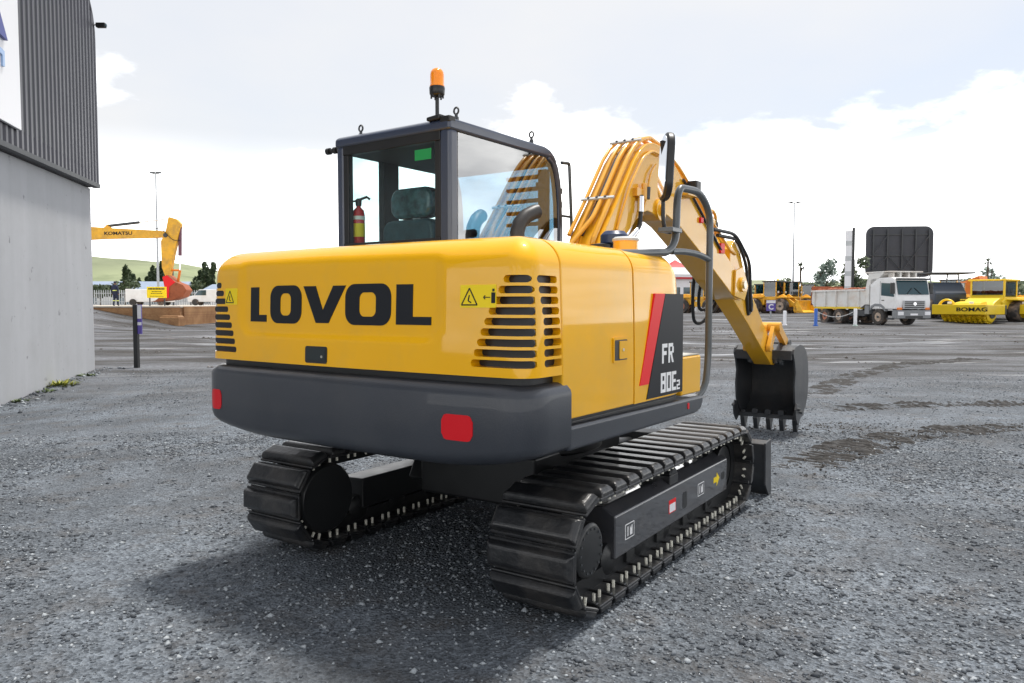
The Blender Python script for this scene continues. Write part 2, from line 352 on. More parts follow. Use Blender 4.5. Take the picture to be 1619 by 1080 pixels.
def scatter(name, pts, sizes, m, seed, flat=.6):
    """many small angular lumps in one mesh"""
    rs = np.random.RandomState(seed); n = len(pts)
    base = np.array([(1, 0, 0), (-1, 0, 0), (0, 1, 0), (0, -1, 0), (0, 0, 1), (0, 0, -1)], float)
    tri = np.array([(0, 2, 4), (2, 1, 4), (1, 3, 4), (3, 0, 4), (2, 0, 5), (1, 2, 5), (3, 1, 5), (0, 3, 5)])
    V = np.repeat(base[None], n, 0) * (1 + .9 * (rs.rand(n, 6, 1) - .5)) + .5 * (rs.rand(n, 6, 3) - .5)
    a = rs.rand(n) * 6.283; c, s_ = np.cos(a), np.sin(a); x = V[..., 0].copy(); y = V[..., 1].copy()
    V[..., 0] = x * c[:, None] - y * s_[:, None]; V[..., 1] = x * s_[:, None] + y * c[:, None]; V[..., 2] *= flat
    V = V * sizes[:, None, None] + pts[:, None, :]
    F = (tri[None] + (np.arange(n) * 6)[:, None, None]).reshape(-1, 3)
    me = bpy.data.meshes.new(name); me.vertices.add(n * 6); me.vertices.foreach_set('co', V.ravel()); me.loops.add(F.size); me.loops.foreach_set('vertex_index', F.ravel())
    me.polygons.add(len(F)); me.polygons.foreach_set('loop_start', np.arange(len(F)) * 3); me.update(calc_edges=True)
    return tag(link(name, me, m, smooth=0), kind='stuff')
def stonemat(name, c0, c1, c2):
    m = leafmat(name, c0, c2); r = [n for n in m.node_tree.nodes if n.type == 'VALTORGB'][0]; e = r.color_ramp.elements.new(.6); e.color = (*c1, 1)
    m.node_tree.nodes['Principled BSDF'].inputs['Roughness'].default_value = .8; return m
STONE = stonemat('gravel_stone', (.032, .038, .047), (.115, .13, .15), (.36, .39, .415))
CLOD = stonemat('mud_clod', (.03, .026, .023), (.055, .048, .042), (.1, .088, .078))
def gravel():
    rs = np.random.RandomState(5); P = []
    for n, y0, y1, in ((90000, 2.6, 8.5), (42000, 8.5, 17)):
        y = np.sqrt(rs.rand(n) * (y1 ** 2 - y0 ** 2) + y0 ** 2); x = (rs.rand(n) * 2 - 1) * (y * .7 + .4); P.append(np.stack([x, y], 1))
    P = np.concatenate(P); d = fbm(P[:, 0] * .9, P[:, 1] * .9) + .5 * fbm(P[:, 0] * 4, P[:, 1] * 4)
    keep = rs.rand(len(P)) < np.clip(.62 + 2.4 * d, .06, 1); P = P[keep]
    sz = .0045 + .0075 * rs.rand(len(P)) ** 2 + .013 * (rs.rand(len(P)) ** 14)
    pts = np.concatenate([P, (terrain(P[:, 0], P[:, 1]) + sz * .15)[:, None]], 1)
    scatter('gravel', pts, sz, STONE, 6)
gravel()
def strip(pl, seg, T, at):
    ns, nw = 520, 44; V = []; rs = np.random.RandomState(2)
    S_ = np.linspace(0, T, ns); Wd = np.linspace(-.42, .42, nw); P = [at(s) for s in S_]
    X = np.array([[p.x - d.y * w_ for w_ in Wd] for p, d in P]); Y = np.array([[p.y + d.x * w_ for w_ in Wd] for p, d in P]); Sg, Wg = np.meshgrid(S_, Wd, indexing='ij')
    n1 = fbm(X * 7, Y * 7, 5); n2 = fbm(X * 2.2 + 9, Y * 2.2, 4); ph = Sg / .105 + 1.2 * n2
    ridge = np.maximum(0, np.sin(2 * math.pi * ph)) ** 1.5
    edge = np.clip((.34 + .28 * n2 - abs(Wg)) / .10, 0, 1) * np.clip(Sg / .8, 0, 1) * np.clip((T - Sg) / 1.6, 0, 1)
    Z = terrain(X, Y) - .022 + edge * (.026 * ridge + .085 * n1 + .008 + .04 * n2)
    V = np.stack([X, Y, Z], -1).reshape(-1, 3); i = np.arange(ns - 1)[:, None] * nw + np.arange(nw - 1)[None, :]; F = np.stack([i, i + nw, i + nw + 1, i + 1], -1).reshape(-1, 4)
    me = bpy.data.meshes.new('mud_trail'); me.from_pydata(V.tolist(), [], F.tolist()); tag(link('mud_trail', me, MUDM, smooth=180), kind='stuff')
MUDM = mat('churned_mud', (.024, .022, .021), .8, noise=.4, nscale=9, bump=.7, bscale=45, dirt=(.10, .105, .112), dscale=9, damt=.45)
def mud_trail():
    rs = np.random.RandomState(8); path = [Vector((2.35, 6.3, 0)), Vector((2.85, 7.0, 0)), Vector((3.9, 8.05, 0)), Vector((5.3, 8.75, 0)), Vector((7.0, 9.1, 0))]
    pl = fillet(path, 1.2, 8); seg = [(pl[i + 1] - pl[i]).length for i in range(len(pl) - 1)]; T = sum(seg); pts = []; sz = []
    def at(s):
        for i, l in enumerate(seg):
            if s <= l or i == len(seg) - 1: return pl[i].lerp(pl[i + 1], min(1, s / l)), (pl[i + 1] - pl[i]).normalized()
            s -= l
    s = .0
    while s < T:
        p, d = at(s); nrm = Vector((-d.y, d.x, 0)); fade = math.sin(math.pi * min(1, max(0, s / T))) ** .5; off = rnd.uniform(-.03, .03)
        for k in range(int(26 * fade)):
            q = p + nrm * (rs.uniform(-.24, .24) + off) + d * rs.normal(0, .016 + .02 * (rs.rand() < .3)); pts.append((q.x, q.y, tz(q.x, q.y) + rs.rand() * .012)); sz.append(.004 + .015 * rs.rand() ** 3)
        s += .105
    strip(pl, seg, T, at)
    for k in range(700):                                   # churned dirt left of the bucket and beyond the blade
        t = rs.rand(); q = (2.5 + 1.9 * t + rs.normal(0, .25), 8.95 + .25 * rs.normal() - .1 * t); pts.append((*q, tz(*q) + .003)); sz.append(.004 + .013 * rs.rand() ** 4)
    scatter('mud_clods', np.array(pts), np.array(sz), CLOD, 9, .7)
mud_trail()
def rough_mud():
    rs = np.random.RandomState(15); n = 26000; y = 17 + 30 * rs.rand(n) ** .8; x = (rs.rand(n) * 2 - 1) * (y * .72); d = fbm(x * .16, y * .3, 5)
    k = (rs.rand(n) < np.clip(5 * (d - .03), 0, 1)); x, y = x[k], y[k]; sz = .012 + .055 * rs.rand(len(x)) ** 4; scatter('rough_mud', np.stack([x, y, terrain(x, y) + sz * .1], 1), sz, CLOD2, 16, .6)
def faint_trail(path, rad):
    pl = fillet([Vector((*p, 0)) for p in path], rad, 8); seg = [(pl[i + 1] - pl[i]).length for i in range(len(pl) - 1)]
    def at(s):
        for i, l in enumerate(seg):
            if s <= l or i == len(seg) - 1: return pl[i].lerp(pl[i + 1], min(1, s / l)), (pl[i + 1] - pl[i]).normalized()
            s -= l
    strip(pl, seg, sum(seg), at)
faint_trail([(4.6, 11.6), (5.1, 12.5), (7.4, 16.0), (9.8, 18.5), (13.5, 20.7)], 2.5)
faint_trail([(3.9, 10.2), (5.6, 10.9), (7.0, 11.0), (9.0, 10.6)], 1.5)
faint_trail([(-9.5, 24), (-5, 22.5), (0, 23), (6, 25), (14, 25.5)], 3)
CLOD2 = stonemat('dry_clod', (.06, .05, .043), (.13, .115, .105), (.24, .225, .22))
rough_mud()
# ------------------------------------------------------------------ building on the left
WP0, WP1 = Vector((-8.2, 12.2, 0)), Vector((-9.33, 17.0, 0)); WD = (WP0 - WP1).normalized(); WN = Vector((-WD.y, WD.x, 0))   # WD runs towards the camera
if WN.x < 0: WN = -WN
BLD = thing('building', 'building with smooth grey concrete wall under overhanging dark corrugated cladding', 'building', tuple(WP1), math.atan2(WD.y, WD.x))
# local frame: x along the wall towards the camera, y outward is sgn*, z up
OUT = -1 if (Matrix.Rotation(math.atan2(WD.y, WD.x), 3, 'Z') @ Vector((0, 1, 0))).dot(WN) < 0 else 1
def concrete_mat():
    m = mat('cast_concrete', (.43, .44, .46), .8, noise=.06, nscale=.9, bump=.12, bscale=14, dirt=(.32, .32, .33), dscale=.9, damt=.4); nt = m.node_tree; N = nt.nodes.new; L = nt.links.new; b = nt.nodes['Principled BSDF']
    src = b.inputs['Base Color'].links[0].from_socket; tc = N('ShaderNodeTexCoord')
    def nz(scale, sc, d=6):
        n = N('ShaderNodeTexNoise'); n.inputs['Scale'].default_value = scale; n.inputs['Detail'].default_value = d; n.inputs['Roughness'].default_value = .6; mp = N('ShaderNodeMapping'); mp.inputs['Scale'].default_value = sc
        L(tc.outputs['Object'], mp.inputs[0]); L(mp.outputs[0], n.inputs['Vector']); return n.outputs['Fac']
    def ov(src, f, p0, p1, lo, hi, bt='MULTIPLY', amt=1.):
        r = N('ShaderNodeValToRGB'); e = r.color_ramp.elements; e[0].position = p0; e[1].position = p1; e[0].color = (lo, lo, lo, 1); e[1].color = (hi, hi, hi, 1); L(f, r.inputs[0])
        x = N('ShaderNodeMix'); x.data_type = 'RGBA'; x.blend_type = bt; x.inputs[0].default_value = amt; L(src, x.inputs[6]); L(r.outputs[0], x.inputs[7]); return x.outputs[2]
    src = ov(src, nz(2.2, (1, 1, .10)), .3, .75, .86, 1.0)                 # rain streaks
    src = ov(src, nz(3.5, (1, 1, 1), 3), .29, .35, .45, 1.0, amt=.8)       # blow holes
    L(src, b.inputs['Base Color']); return m
CONCW = concrete_mat()
def bpt(x0, x1, y0, y1, z0, z1, slope=0):
    a, b_ = sorted((y0 * OUT, y1 * OUT)); m_ = MB(); m_.box(x0, x1, a, b_, z0, z1); return m_
WL = 16.
mb = MB()
zt0, ztk = 4.02, 3.86 - .10                            # wall top: far end, slope towards the camera
for x0, x1 in ((0, 6.3), (6.306, WL)):
    f = lambda x: 4.0 - .018 * x
    a, b_ = sorted((-.35 * OUT, 0)); m_ = MB(); m_.prism([(x0, -.5), (x1, -.5), (x1, f(x1)), (x0, f(x0))], a, b_, 'y'); m_.build('concrete_wall', CONCW, BLD, .012)
f = lambda x: 4.0 - .018 * x
m_ = MB(); a, b_ = sorted((-.30 * OUT, .05 * OUT)); m_.prism([(.12, f(.12) + .004), (WL, f(WL) + .004), (WL, f(WL) + .34), (.12, f(.12) + .34)], a, b_, 'y'); m_.build('recess_beam', BLK, BLD)
m_ = MB(); m_.box(.02, .3, min(-.34 * OUT, -8 * OUT), max(-.34 * OUT, -8 * OUT), -.5, 3.95); m_.build('end_wall', CONCW, BLD)
# cladding: real trapezoid ribs with a rounded far upper corner
cz0 = lambda x: 4.10 - .018 * x
CX0, CTOP, CRAD = -.02, 8.2, .95
def ztop(x):
    d = x - CX0
    return CTOP - .1 * x if d >= CRAD else CTOP - CRAD + math.sqrt(max(0, CRAD ** 2 - (CRAD - d) ** 2)) - .1 * x
prof = []; p = .215; x = CX0
while x < WL:
    for dx, dy in ((0, 0), (.085, 0), (.108, .042), (.192, .042)): prof.append((x + dx, dy))
    x += p
m_ = MB(); vs = []; fs = []; n = len(prof)
for x, d in prof: vs.append((x, OUT * (.12 + d), cz0(x)))
for x, d in prof: vs.append((x, OUT * (.12 + d), max(cz0(x) + .2, ztop(x))))
for x, d in prof: vs.append((x, OUT * (.07), cz0(x)))
for x, d in prof: vs.append((x, OUT * (.07), max(cz0(x) + .2, ztop(x))))
for i in range(n - 1): fs += [(i, i + 1, n + i + 1, n + i), (2 * n + i, 3 * n + i, 3 * n + i + 1, 2 * n + i + 1), (n + i, n + i + 1, 3 * n + i + 1, 3 * n + i), (i, 2 * n + i, 2 * n + i + 1, i + 1)]
fs += [(0, n, 3 * n, 2 * n)]
m_.add(vs, fs); clad = m_.build('corrugated_cladding', CLADM, BLD, smooth=20)
m_ = MB(); arcp = [(CX0 - .02, z) for z in (4.1, CTOP - CRAD)] + [(CX0 - .02 + CRAD * (1 - math.cos(R(a))), CTOP - CRAD + (CRAD + .02) * math.sin(R(a))) for a in range(10, 91, 10)] + [(6, CTOP - .6 + .02)]
m_.tube([(x, OUT * .12, z) for x, z in arcp], .05, 8); m_.build('edge_trim', CLADM, clad, smooth=60)
m_ = MB(); m_.prism([(CX0, cz0(CX0) - .09), (WL, cz0(WL) - .09), (WL, cz0(WL) - .004), (CX0, cz0(CX0) - .004)], *sorted((.06 * OUT, .20 * OUT)), 'y'); m_.build('drip_flashing', DKGREY, clad)
m_ = MB(); m_.box(CX0 + .05, WL, *sorted((-8 * OUT, .14 * OUT)), 4.35, 7.2); m_.build('upper_storey', DKGREY, BLD)
# CCTV camera on the upper corner
cc = thing('security_camera', 'small dark security camera sticking out from the upper corner of the corrugated cladding', 'camera', tuple(WP1 + WN * .12 + WD * (-.0) + Vector((0, 0, 7.55))))
m_ = MB(); m_.tube([(-.05, 0, 0), (.12, 0, .02), (.16, 0, .0)], .02, 8); m_.build('arm', LTG, cc)
m_ = MB(); m_.box(.10, .30, -.05, .05, -.05, .05); m_.build('housing', BLK, cc, .012)
m_ = MB(); m_.lathe([(.032, 0), (.032, .015)], (.30, 0, 0), (1, 0, 0), 14); m_.build('lens', FGLASSD, cc)
# sign panel on the cladding
sg = thing('wall_sign', 'white panel with a partly seen blue emblem fixed over the dark corrugated cladding', 'sign', BLD.location[:], BLD.rotation_euler.z)
m_ = MB(); m_.box(4.45, 10.5, *sorted((.175 * OUT, .23 * OUT)), 4.30, 8.6); m_.build('panel', SIGNW, sg, .01)
BLUEM = mat('emblem_blue', (.035, .05, .27), .4)
m_ = MB(); m_.prism([(5.06, 5.56), (6.2, 5.60), (6.2, 6.4), (5.34, 5.93)], *sorted((.231 * OUT, .29 * OUT)), 'y'); m_.build('emblem', BLUEM, sg, .004)
m_ = MB(); m_.prism([(5.12, 5.14), (5.2, 5.13), (5.2, 5.30), (6.2, 5.38), (6.2, 5.5), (5.12, 5.38)], *sorted((.231 * OUT, .26 * OUT)), 'y'); m_.build('emblem', mat('emblem_pale_blue', (.35, .5, .75), .4), sg, .003)
# weeds along the wall foot
def weed(x, y, r, h, label, m_, n=60):
    t = thing('weed', label, 'weed', (x, y, tz(x, y) - .01)); q = MB(); rs = random.Random(int(x * 977 + y * 31))
    for i in range(n):
        a = rs.uniform(0, 6.28); d = r * rs.random() ** .7; cx, cy = d * math.cos(a), d * math.sin(a); hh = h * rs.uniform(.35, 1) * (1 - .5 * d / r); w_ = rs.uniform(.018, .04); b_ = a + rs.uniform(-.8, .8); l = rs.uniform(.3, 1.) * r * .6
        q.add([(cx - w_ * math.sin(b_), cy + w_ * math.cos(b_), hh * .25), (cx + w_ * math.sin(b_), cy - w_ * math.cos(b_), hh * .25), (cx + l * math.cos(b_), cy + l * math.sin(b_), hh)], [(0, 1, 2)])
        q.add([(cx - .004, cy, 0), (cx + .004, cy, 0), (cx + w_ * .3, cy, hh * .9)], [(0, 1, 2)])
    q.build('leaf_rosette', m_, t, smooth=0)
for i, (s, d, r, h, lab) in enumerate(((2.75, .18, .30, .17, 'bright yellow-green weed at the foot of the grey concrete wall, largest of the weeds there'), (3.5, .14, .16, .10, 'small weed at the wall foot just nearer than the bright yellow-green one'), (4.6, .12, .14, .08, 'low ragged weed at the wall foot, nearest of the weeds'), (1.3, .22, .18, .10, 'brownish weed among rubble beside the far wall corner'))):
    p = WP1 + WD * s + WN * d; weed(p.x, p.y, r, h, lab, WEED if i == 0 else LEAF, 90 if i == 0 else 40)
rs_ = np.random.RandomState(4); pts = []
for k in range(520):
    s = rs_.uniform(-.6, 7.5); d = abs(rs_.normal(0, .22)) + .02; p = WP1 + WD * s + WN * d; pts.append((p.x, p.y, tz(p.x, p.y) + .004))
scatter('rubble', np.array(pts), .008 + .045 * rs_.rand(len(pts)) ** 4, STONE, 12)
# post sign near the wall
x, y = -8.64, 17.5; ps = thing('post_sign', 'slim black post with a small purple and white sign board, beside the concrete wall', 'sign', (x, y, tz(x, y)), R(-14))
m_ = MB(); m_.box(-.055, .055, -.04, .04, -.1, 1.45); m_.build('post', BLK, ps, .006)
m_ = MB(); m_.box(.056, .17, -.02, .0, .78, 1.45); bd = m_.build('board', PURP, ps)
for z0, z1 in ((1.13, 1.44), (.98, 1.05)): m_ = MB(); m_.box(.060, .166, -.024, -.0205, z0, z1); m_.build('white_field', SIGNW, bd)
# ------------------------------------------------------------------ far setting
def foliage(q, c, rad, n, s, rs, flat=1.):
    for i in range(n):
        while True:
            p = Vector((rs.uniform(-1, 1), rs.uniform(-1, 1), rs.uniform(-1, 1)))
            if .12 < p.length < 1: break
        p = Vector((p.x * rad[0], p.y * rad[1], p.z * rad[2])) + Vector(c); u = Vector((rs.gauss(0, 1), rs.gauss(0, 1), rs.gauss(0, 1))).normalized(); v = u.orthogonal().normalized(); ss = s * rs.uniform(.5, 1.3)
        q.add([tuple(p + u * ss), tuple(p + v * ss * .6), tuple(p - u * ss), tuple(p - v * ss * .6)], [(0, 1, 2, 3)])
def tree(x, y, z, h, w_, label, m_, group=None, seed=1, shape='round', leaf=.5, cat='tree', name='tree'):
    t = thing(name, label, cat, (x, y, z), 0, group); rs = random.Random(seed); q = MB(); q.tube([(0, 0, -.3), (.02 * h, 0, h * .3), (-.01 * h, .01 * h, h * .62), (0, 0, h * .9)], [.035 * h, .028 * h, .018 * h, .004 * h], 6)
    for k in range(4): a = k * 1.7 + seed; q.tube([(0, 0, h * (.3 + .09 * k)), (w_ * .28 * math.cos(a), w_ * .28 * math.sin(a), h * (.5 + .08 * k))], [.014 * h, .004 * h], 5)
    q.build('trunk', BARK, t); q = MB()
    if shape == 'column':
        for k in range(6): f_ = k / 5; foliage(q, (rs.uniform(-.1, .1) * w_, 0, h * (.15 + .75 * f_)), (w_ * .5 * (1 - .7 * f_), w_ * .5 * (1 - .7 * f_), h * .13), 60, leaf, rs)
    else:
        for k in range(9):
            a = rs.uniform(0, 6.28); rr = w_ * .32 * rs.random() ** .5; foliage(q, (rr * math.cos(a), rr * math.sin(a), h * rs.uniform(.42, .86)), (w_ * .2 * rs.uniform(.7, 1.2),) * 2 + (h * .12 * rs.uniform(.7, 1.2),), 60, leaf, rs)
    q.build('crown', m_, t, smooth=0); return t
HILL = mat('hazy_hill_grass', (.22, .25, .14), .9, noise=.3, nscale=.02, dirt=(.1, .13, .06), dscale=.035, damt=.8)  # grass colour paled to imitate distance haze
def hills():
    q = MB(); xs = np.linspace(-420, 480, 120); vs = []
    for x in xs:
        hgt = (22 + 3 * math.sin(x * .02)) * float(1 - sstep(np.array(x), -170, -60)) + 12.5 * float(sstep(np.array(x), -140, 60)) + 5 * float(fbm(np.array([x * .02]), np.array([3.1]))[0])
        for d, k in ((260, -.05), (290, .35), (330, .75), (380, 1.), (470, .8)): vs.append((x, d, hgt * k * 1.0))
    n = 5; fs = [(i * n + j, (i + 1) * n + j, (i + 1) * n + j + 1, i * n + j + 1) for i in range(len(xs) - 1) for j in range(n - 1)]
    q.add(vs, fs); tag(q.build('hills', HILL, smooth=180), kind='structure')
hills()
RS = random.Random(21)
# raised yard on the left with brick retaining walls
BRK = None
def brick_mat():
    m = bpy.data.materials.new('brick_courses'); m.use_nodes = True; nt = m.node_tree; b = nt.nodes['Principled BSDF']; N = nt.nodes.new; L = nt.links.new
    tc = N('ShaderNodeTexCoord'); mp = N('ShaderNodeMapping'); mp.inputs['Rotation'].default_value = (R(90), 0, 0); L(tc.outputs['Object'], mp.inputs[0])
    br = N('ShaderNodeTexBrick'); br.inputs['Scale'].default_value = 4.4; br.inputs['Color1'].default_value = (.5, .27, .11, 1); br.inputs['Color2'].default_value = (.38, .18, .07, 1); br.inputs['Mortar'].default_value = (.48, .36, .24, 1); br.inputs['Mortar Size'].default_value = .025
    L(mp.outputs[0], br.inputs['Vector']); n = N('ShaderNodeTexNoise'); n.inputs['Scale'].default_value = 1.1; n.inputs['Detail'].default_value = 6; L(tc.outputs['Object'], n.inputs['Vector'])
    r = N('ShaderNodeValToRGB'); r.color_ramp.elements[0].position = .35; r.color_ramp.elements[0].color = (.66, .6, .56, 1); r.color_ramp.elements[1].position = .65; L(n.outputs['Fac'], r.inputs[0])
    x = N('ShaderNodeMix'); x.data_type = 'RGBA'; x.blend_type = 'MULTIPLY'; x.inputs[0].default_value = 1; L(br.outputs[0], x.inputs[6]); L(r.outputs[0], x.inputs[7]); L(x.outputs[2], b.inputs['Base Color']); b.inputs['Roughness'].default_value = .85
    bp = N('ShaderNodeBump'); bp.inputs['Distance'].default_value = .02; L(br.outputs['Fac'], bp.inputs['Height']); bp.invert = True; L(bp.outputs[0], b.inputs['Normal']); return m
BRICK = brick_mat()
mb = MB(); mb.prism([(-70, 48.6), (-21.4, 48.6), (-21.4, 58.6), (-2, 58.6), (-2, 130), (-70, 130)], -.5, 1.30, 'z'); tag(mb.build('raised_yard', CONC), kind='structure')
mb = MB(); mb.box(-34, -21.0, 48.2, 48.6, -.4, 1.22); bw1 = mb.build('brick_wall', BRICK); tag(bw1, 'long low brown brick retaining wall with pale coping, partly buried by the mud ramp', 'wall')
mb = MB(); mb.box(-34, -20.95, 48.12, 49.0, 1.224, 1.32); mb.build('coping', CONC, bw1, .02)
mb = MB(); mb.box(-21.3, -20.9, 48.61, 58.2, -.4, 1.28); mb.build('return_wall', BRICK, bw1)
mb = MB(); mb.box(-21.9, -20.7, 47.3, 48.19, -.4, .62); mb.prism([(-21.9, .62), (-20.7, .62), (-20.8, .72), (-21.8, .72)], 47.4, 48.15, 'y'); mb.build('pier_foot', BRICK, bw1, .03)
mb = MB(); mb.box(-20.88, -3, 58.2, 58.6, -.3, 1.9); bw2 = mb.build('brick_wall', BRICK); tag(bw2, 'set back brown brick retaining wall beside the yellow excavator counterweight', 'wall')
mb = MB(); mb.box(-20.9, -3, 58.15, 58.7, 1.904, 1.98); mb.build('coping', BRICK, bw2, .02)
# palisade fence far behind the raised yard
pf = thing('palisade_fence', 'pale steel palisade fence running behind the raised yard', 'fence', (-46, 84, 1.3))
mb = MB(); mb.box(0, 45, 0, .05, .35, .42); mb.box(0, 45, 0, .05, 1.3, 1.37); mb.build('rail', POLEM, pf)
q = MB()
for i in range(180): x = i * .25; q.prism([(x, .05), (x + .09, .05), (x + .09, 1.6), (x + .045, 1.72), (x, 1.6)], -.02, -.002, 'y')
tag(q.build('pale', POLEM, pf, smooth=0), kind='stuff')
for i in range(16): q = MB(); q.box(i * 3 - .05, i * 3 + .05, .051, .12, 0, 1.65); q.build('post', POLEM, pf)
# sheds
def shed(x, y, z, w_, d, h, rz, label, rm, wm):
    t = thing('shed', label, 'shed', (x, y, z), rz); q = MB(); q.box(-w_ / 2, w_ / 2, -d / 2, d / 2, -.5, h); q.build('wall', wm, t)
    q = MB(); q.prism([(-d / 2 - .4, h + .01), (d / 2 + .4, h + .01), (0, h + d * .18)], -w_ / 2 - .3, w_ / 2 + .3, 'x'); q.build('roof', rm, t)
    for k in range(3): q = MB(); q.box(-w_ * .35 + k * w_ * .3, -w_ * .35 + k * w_ * .3 + w_ * .12, -d / 2 - .04, -d / 2, h * .25, h * .75); q.build('window', FGLASSD, t)
shed(-60, 122, 1.0, 16, 12, 1.9, R(8), 'long low shed with blue-grey roof behind the palisade fence, left of the rust-red bucket', ROOFB, LTG)
shed(-44, 122, 1.0, 8, 9, 2.0, R(-12), 'small shed with pale blue-grey roof behind the fence, right of the rust-red bucket', ROOFB, SIGNW)
# white vehicles parked by the fence
def van(x, y, z, rz, label, m_):
    t = thing('parked_van', label, 'van', (x, y, z), rz, 'white vehicles parked along the fence'); q = MB(); q.prism([(-2.1, .35), (2.1, .35), (2.15, .85), (1.5, 1.0), (1.0, 1.6), (-2.1, 1.65)], -.85, .85, 'y'); q.build('body', m_, t, .06)
    q = MB(); q.prism([(1.42, 1.02), (1.02, 1.52), (.3, 1.54), (.3, 1.02)], -.87, .87, 'y'); q.build('window', FGLASSD, t)
    for sx in (-1.35, 1.35):
        for sy in (-.86, .86): q = MB(); q.lathe([(.2, -.09), (.33, -.09), (.33, .09), (.2, .09)], (sx, sy, .33), (0, 1, 0), 14); q.build('wheel', TYRE, t)
van(-36.5, 77, 1.3, R(4), 'white van with a red stripe area parked behind the walking man', TRWH); van(-30.5, 77.5, 1.3, R(186), 'white van parked just left of the yellow notice board', TRWH); van(-19.2, 76, 1.3, R(8), 'white van parked right of the rust-red bucket', TRWH)
# lamp masts
def mast(x, y, z, h, label, arm, lamps):
    t = thing('lamp_mast', label, 'lamp post', (x, y, z), 0); q = MB(); q.tube([(0, 0, -.3), (0, 0, h * .5), (0, 0, h)], [.16, .12, .07], 10); q.build('pole', POLEM, t, smooth=60)
    q = MB(); q.tube([(-arm, 0, h), (arm, 0, h)], .05, 8); q.build('cross_arm', POLEM, t)
    for k in range(lamps): xx = -arm + 2 * arm * k / max(1, lamps - 1); q = MB(); q.box(xx - .28, xx + .28, -.18, .12, h + .03, h + .17); q.build('lamp_head', DKGREY, t, .03)
mast(-41.7, 90, 1.3, 15.4, 'tall thin lamp mast behind the yellow notice board', .35, 2); mast(36.8, 100, .4, 14.2, 'tall thin lamp mast above the row of loaders', .55, 2)
q = thing('utility_pole', 'short dark utility pole with boxes behind the walking man', 'pole', (-36.4, 82, 1.3)); mb = MB(); mb.tube([(0, 0, 0), (0, 0, 5.6)], .09, 8); mb.build('pole', DKGREY, q); mb = MB(); mb.box(-.25, .25, -.2, .2, 4.9, 5.5); mb.build('box', DKGREY, q, .02)
# man in overalls walking away
def person(x, y, z, rz, label):
    t = thing('person', label, 'person', (x, y, z), rz)
    J = dict(pel=(0, 0, .95), wa=(0, 0, 1.10), ch=(0, .0, 1.35), nk=(0, 0, 1.50), hd=(0, .01, 1.60), tp=(0, .01, 1.74), hl=(-.10, 0, .90), kl=(-.11, .06, .50), al=(-.11, -.06, .10), tl=(-.12, .06, .03), hr=(.10, 0, .90), kr=(.11, .10, .50), ar=(.11, .12, .10), tr=(.12, .24, .04),
             sl=(-.19, 0, 1.42), el=(-.25, -.03, 1.14), wl=(-.26, .05, .90), fl=(-.26, .07, .80), sr=(.19, 0, 1.42), er=(.25, -.05, 1.14), wr=(.26, .0, .90), fr=(.26, .02, .80))
    E_ = [('pel', 'wa'), ('wa', 'ch'), ('ch', 'nk'), ('nk', 'hd'), ('hd', 'tp'), ('pel', 'hl'), ('hl', 'kl'), ('kl', 'al'), ('al', 'tl'), ('pel', 'hr'), ('hr', 'kr'), ('kr', 'ar'), ('ar', 'tr'), ('ch', 'sl'), ('sl', 'el'), ('el', 'wl'), ('wl', 'fl'), ('ch', 'sr'), ('sr', 'er'), ('er', 'wr'), ('wr', 'fr')]
    rad = dict(pel=.16, wa=.145, ch=.17, nk=.062, hd=.095, tp=.075, hl=.105, kl=.08, al=.06, tl=.05, hr=.105, kr=.08, ar=.06, tr=.05, sl=.085, el=.062, wl=.048, fl=.04, sr=.085, er=.062, wr=.048, fr=.04)
    ks = list(J); me = bpy.data.meshes.new('person_body'); me.from_pydata([J[k] for k in ks], [(ks.index(a), ks.index(b_)) for a, b_ in E_], [])
    o = bpy.data.objects.new('body', me); COL.objects.link(o); sk_ = o.modifiers.new('skin', 'SKIN'); 
    for i, k in enumerate(ks): me.skin_vertices[0].data[i].radius = (rad[k],) * 2 if False else (rad[k], rad[k])
    me.skin_vertices[0].data[0].use_root = True
    o.modifiers.new('sub', 'SUBSURF').levels = 2; dg = bpy.context.evaluated_depsgraph_get(); dg.update(); nm = bpy.data.meshes.new_from_object(o.evaluated_get(dg)); bpy.data.objects.remove(o)
    nm.materials.clear(); nm.materials.append(NAVY); nm.materials.append(SKIN); nm.materials.append(BLK)
    for p in nm.polygons:
        c = p.center; p.material_index = 1 if c.z > 1.53 or (abs(c.x) > .2 and c.z < .88) else (2 if c.z < .10 else 0); p.use_smooth = True
    b_ = bpy.data.objects.new('body', nm); COL.objects.link(b_); b_.parent = t
    q = MB(); q.lathe([(.098, 1.655), (.10, 1.70), (.085, 1.755), (.04, 1.785), (0, 1.79)], (0, .01, 0), n=16); q.build('cap', NAVY, t, smooth=60)
    q = MB(); q.lathe([(.165, 1.09), (.168, 1.10), (.168, 1.14), (.165, 1.15)], (0, 0, 0), n=20, cap=False); q.build('reflective_belt', HIVIS, t, smooth=60)
    for s, kx, ky in ((-1, -.11, .02), (1, .11, .105)): q = MB(); q.lathe([(.088, .36), (.09, .37), (.09, .41), (.088, .42)], (kx, ky, 0), n=14, cap=False); q.build('reflective_cuff', HIVIS, t, smooth=60)
person(-28.6, 55, 1.30, R(-8), 'man in navy overalls with pale reflective belt walking away on the raised yard')
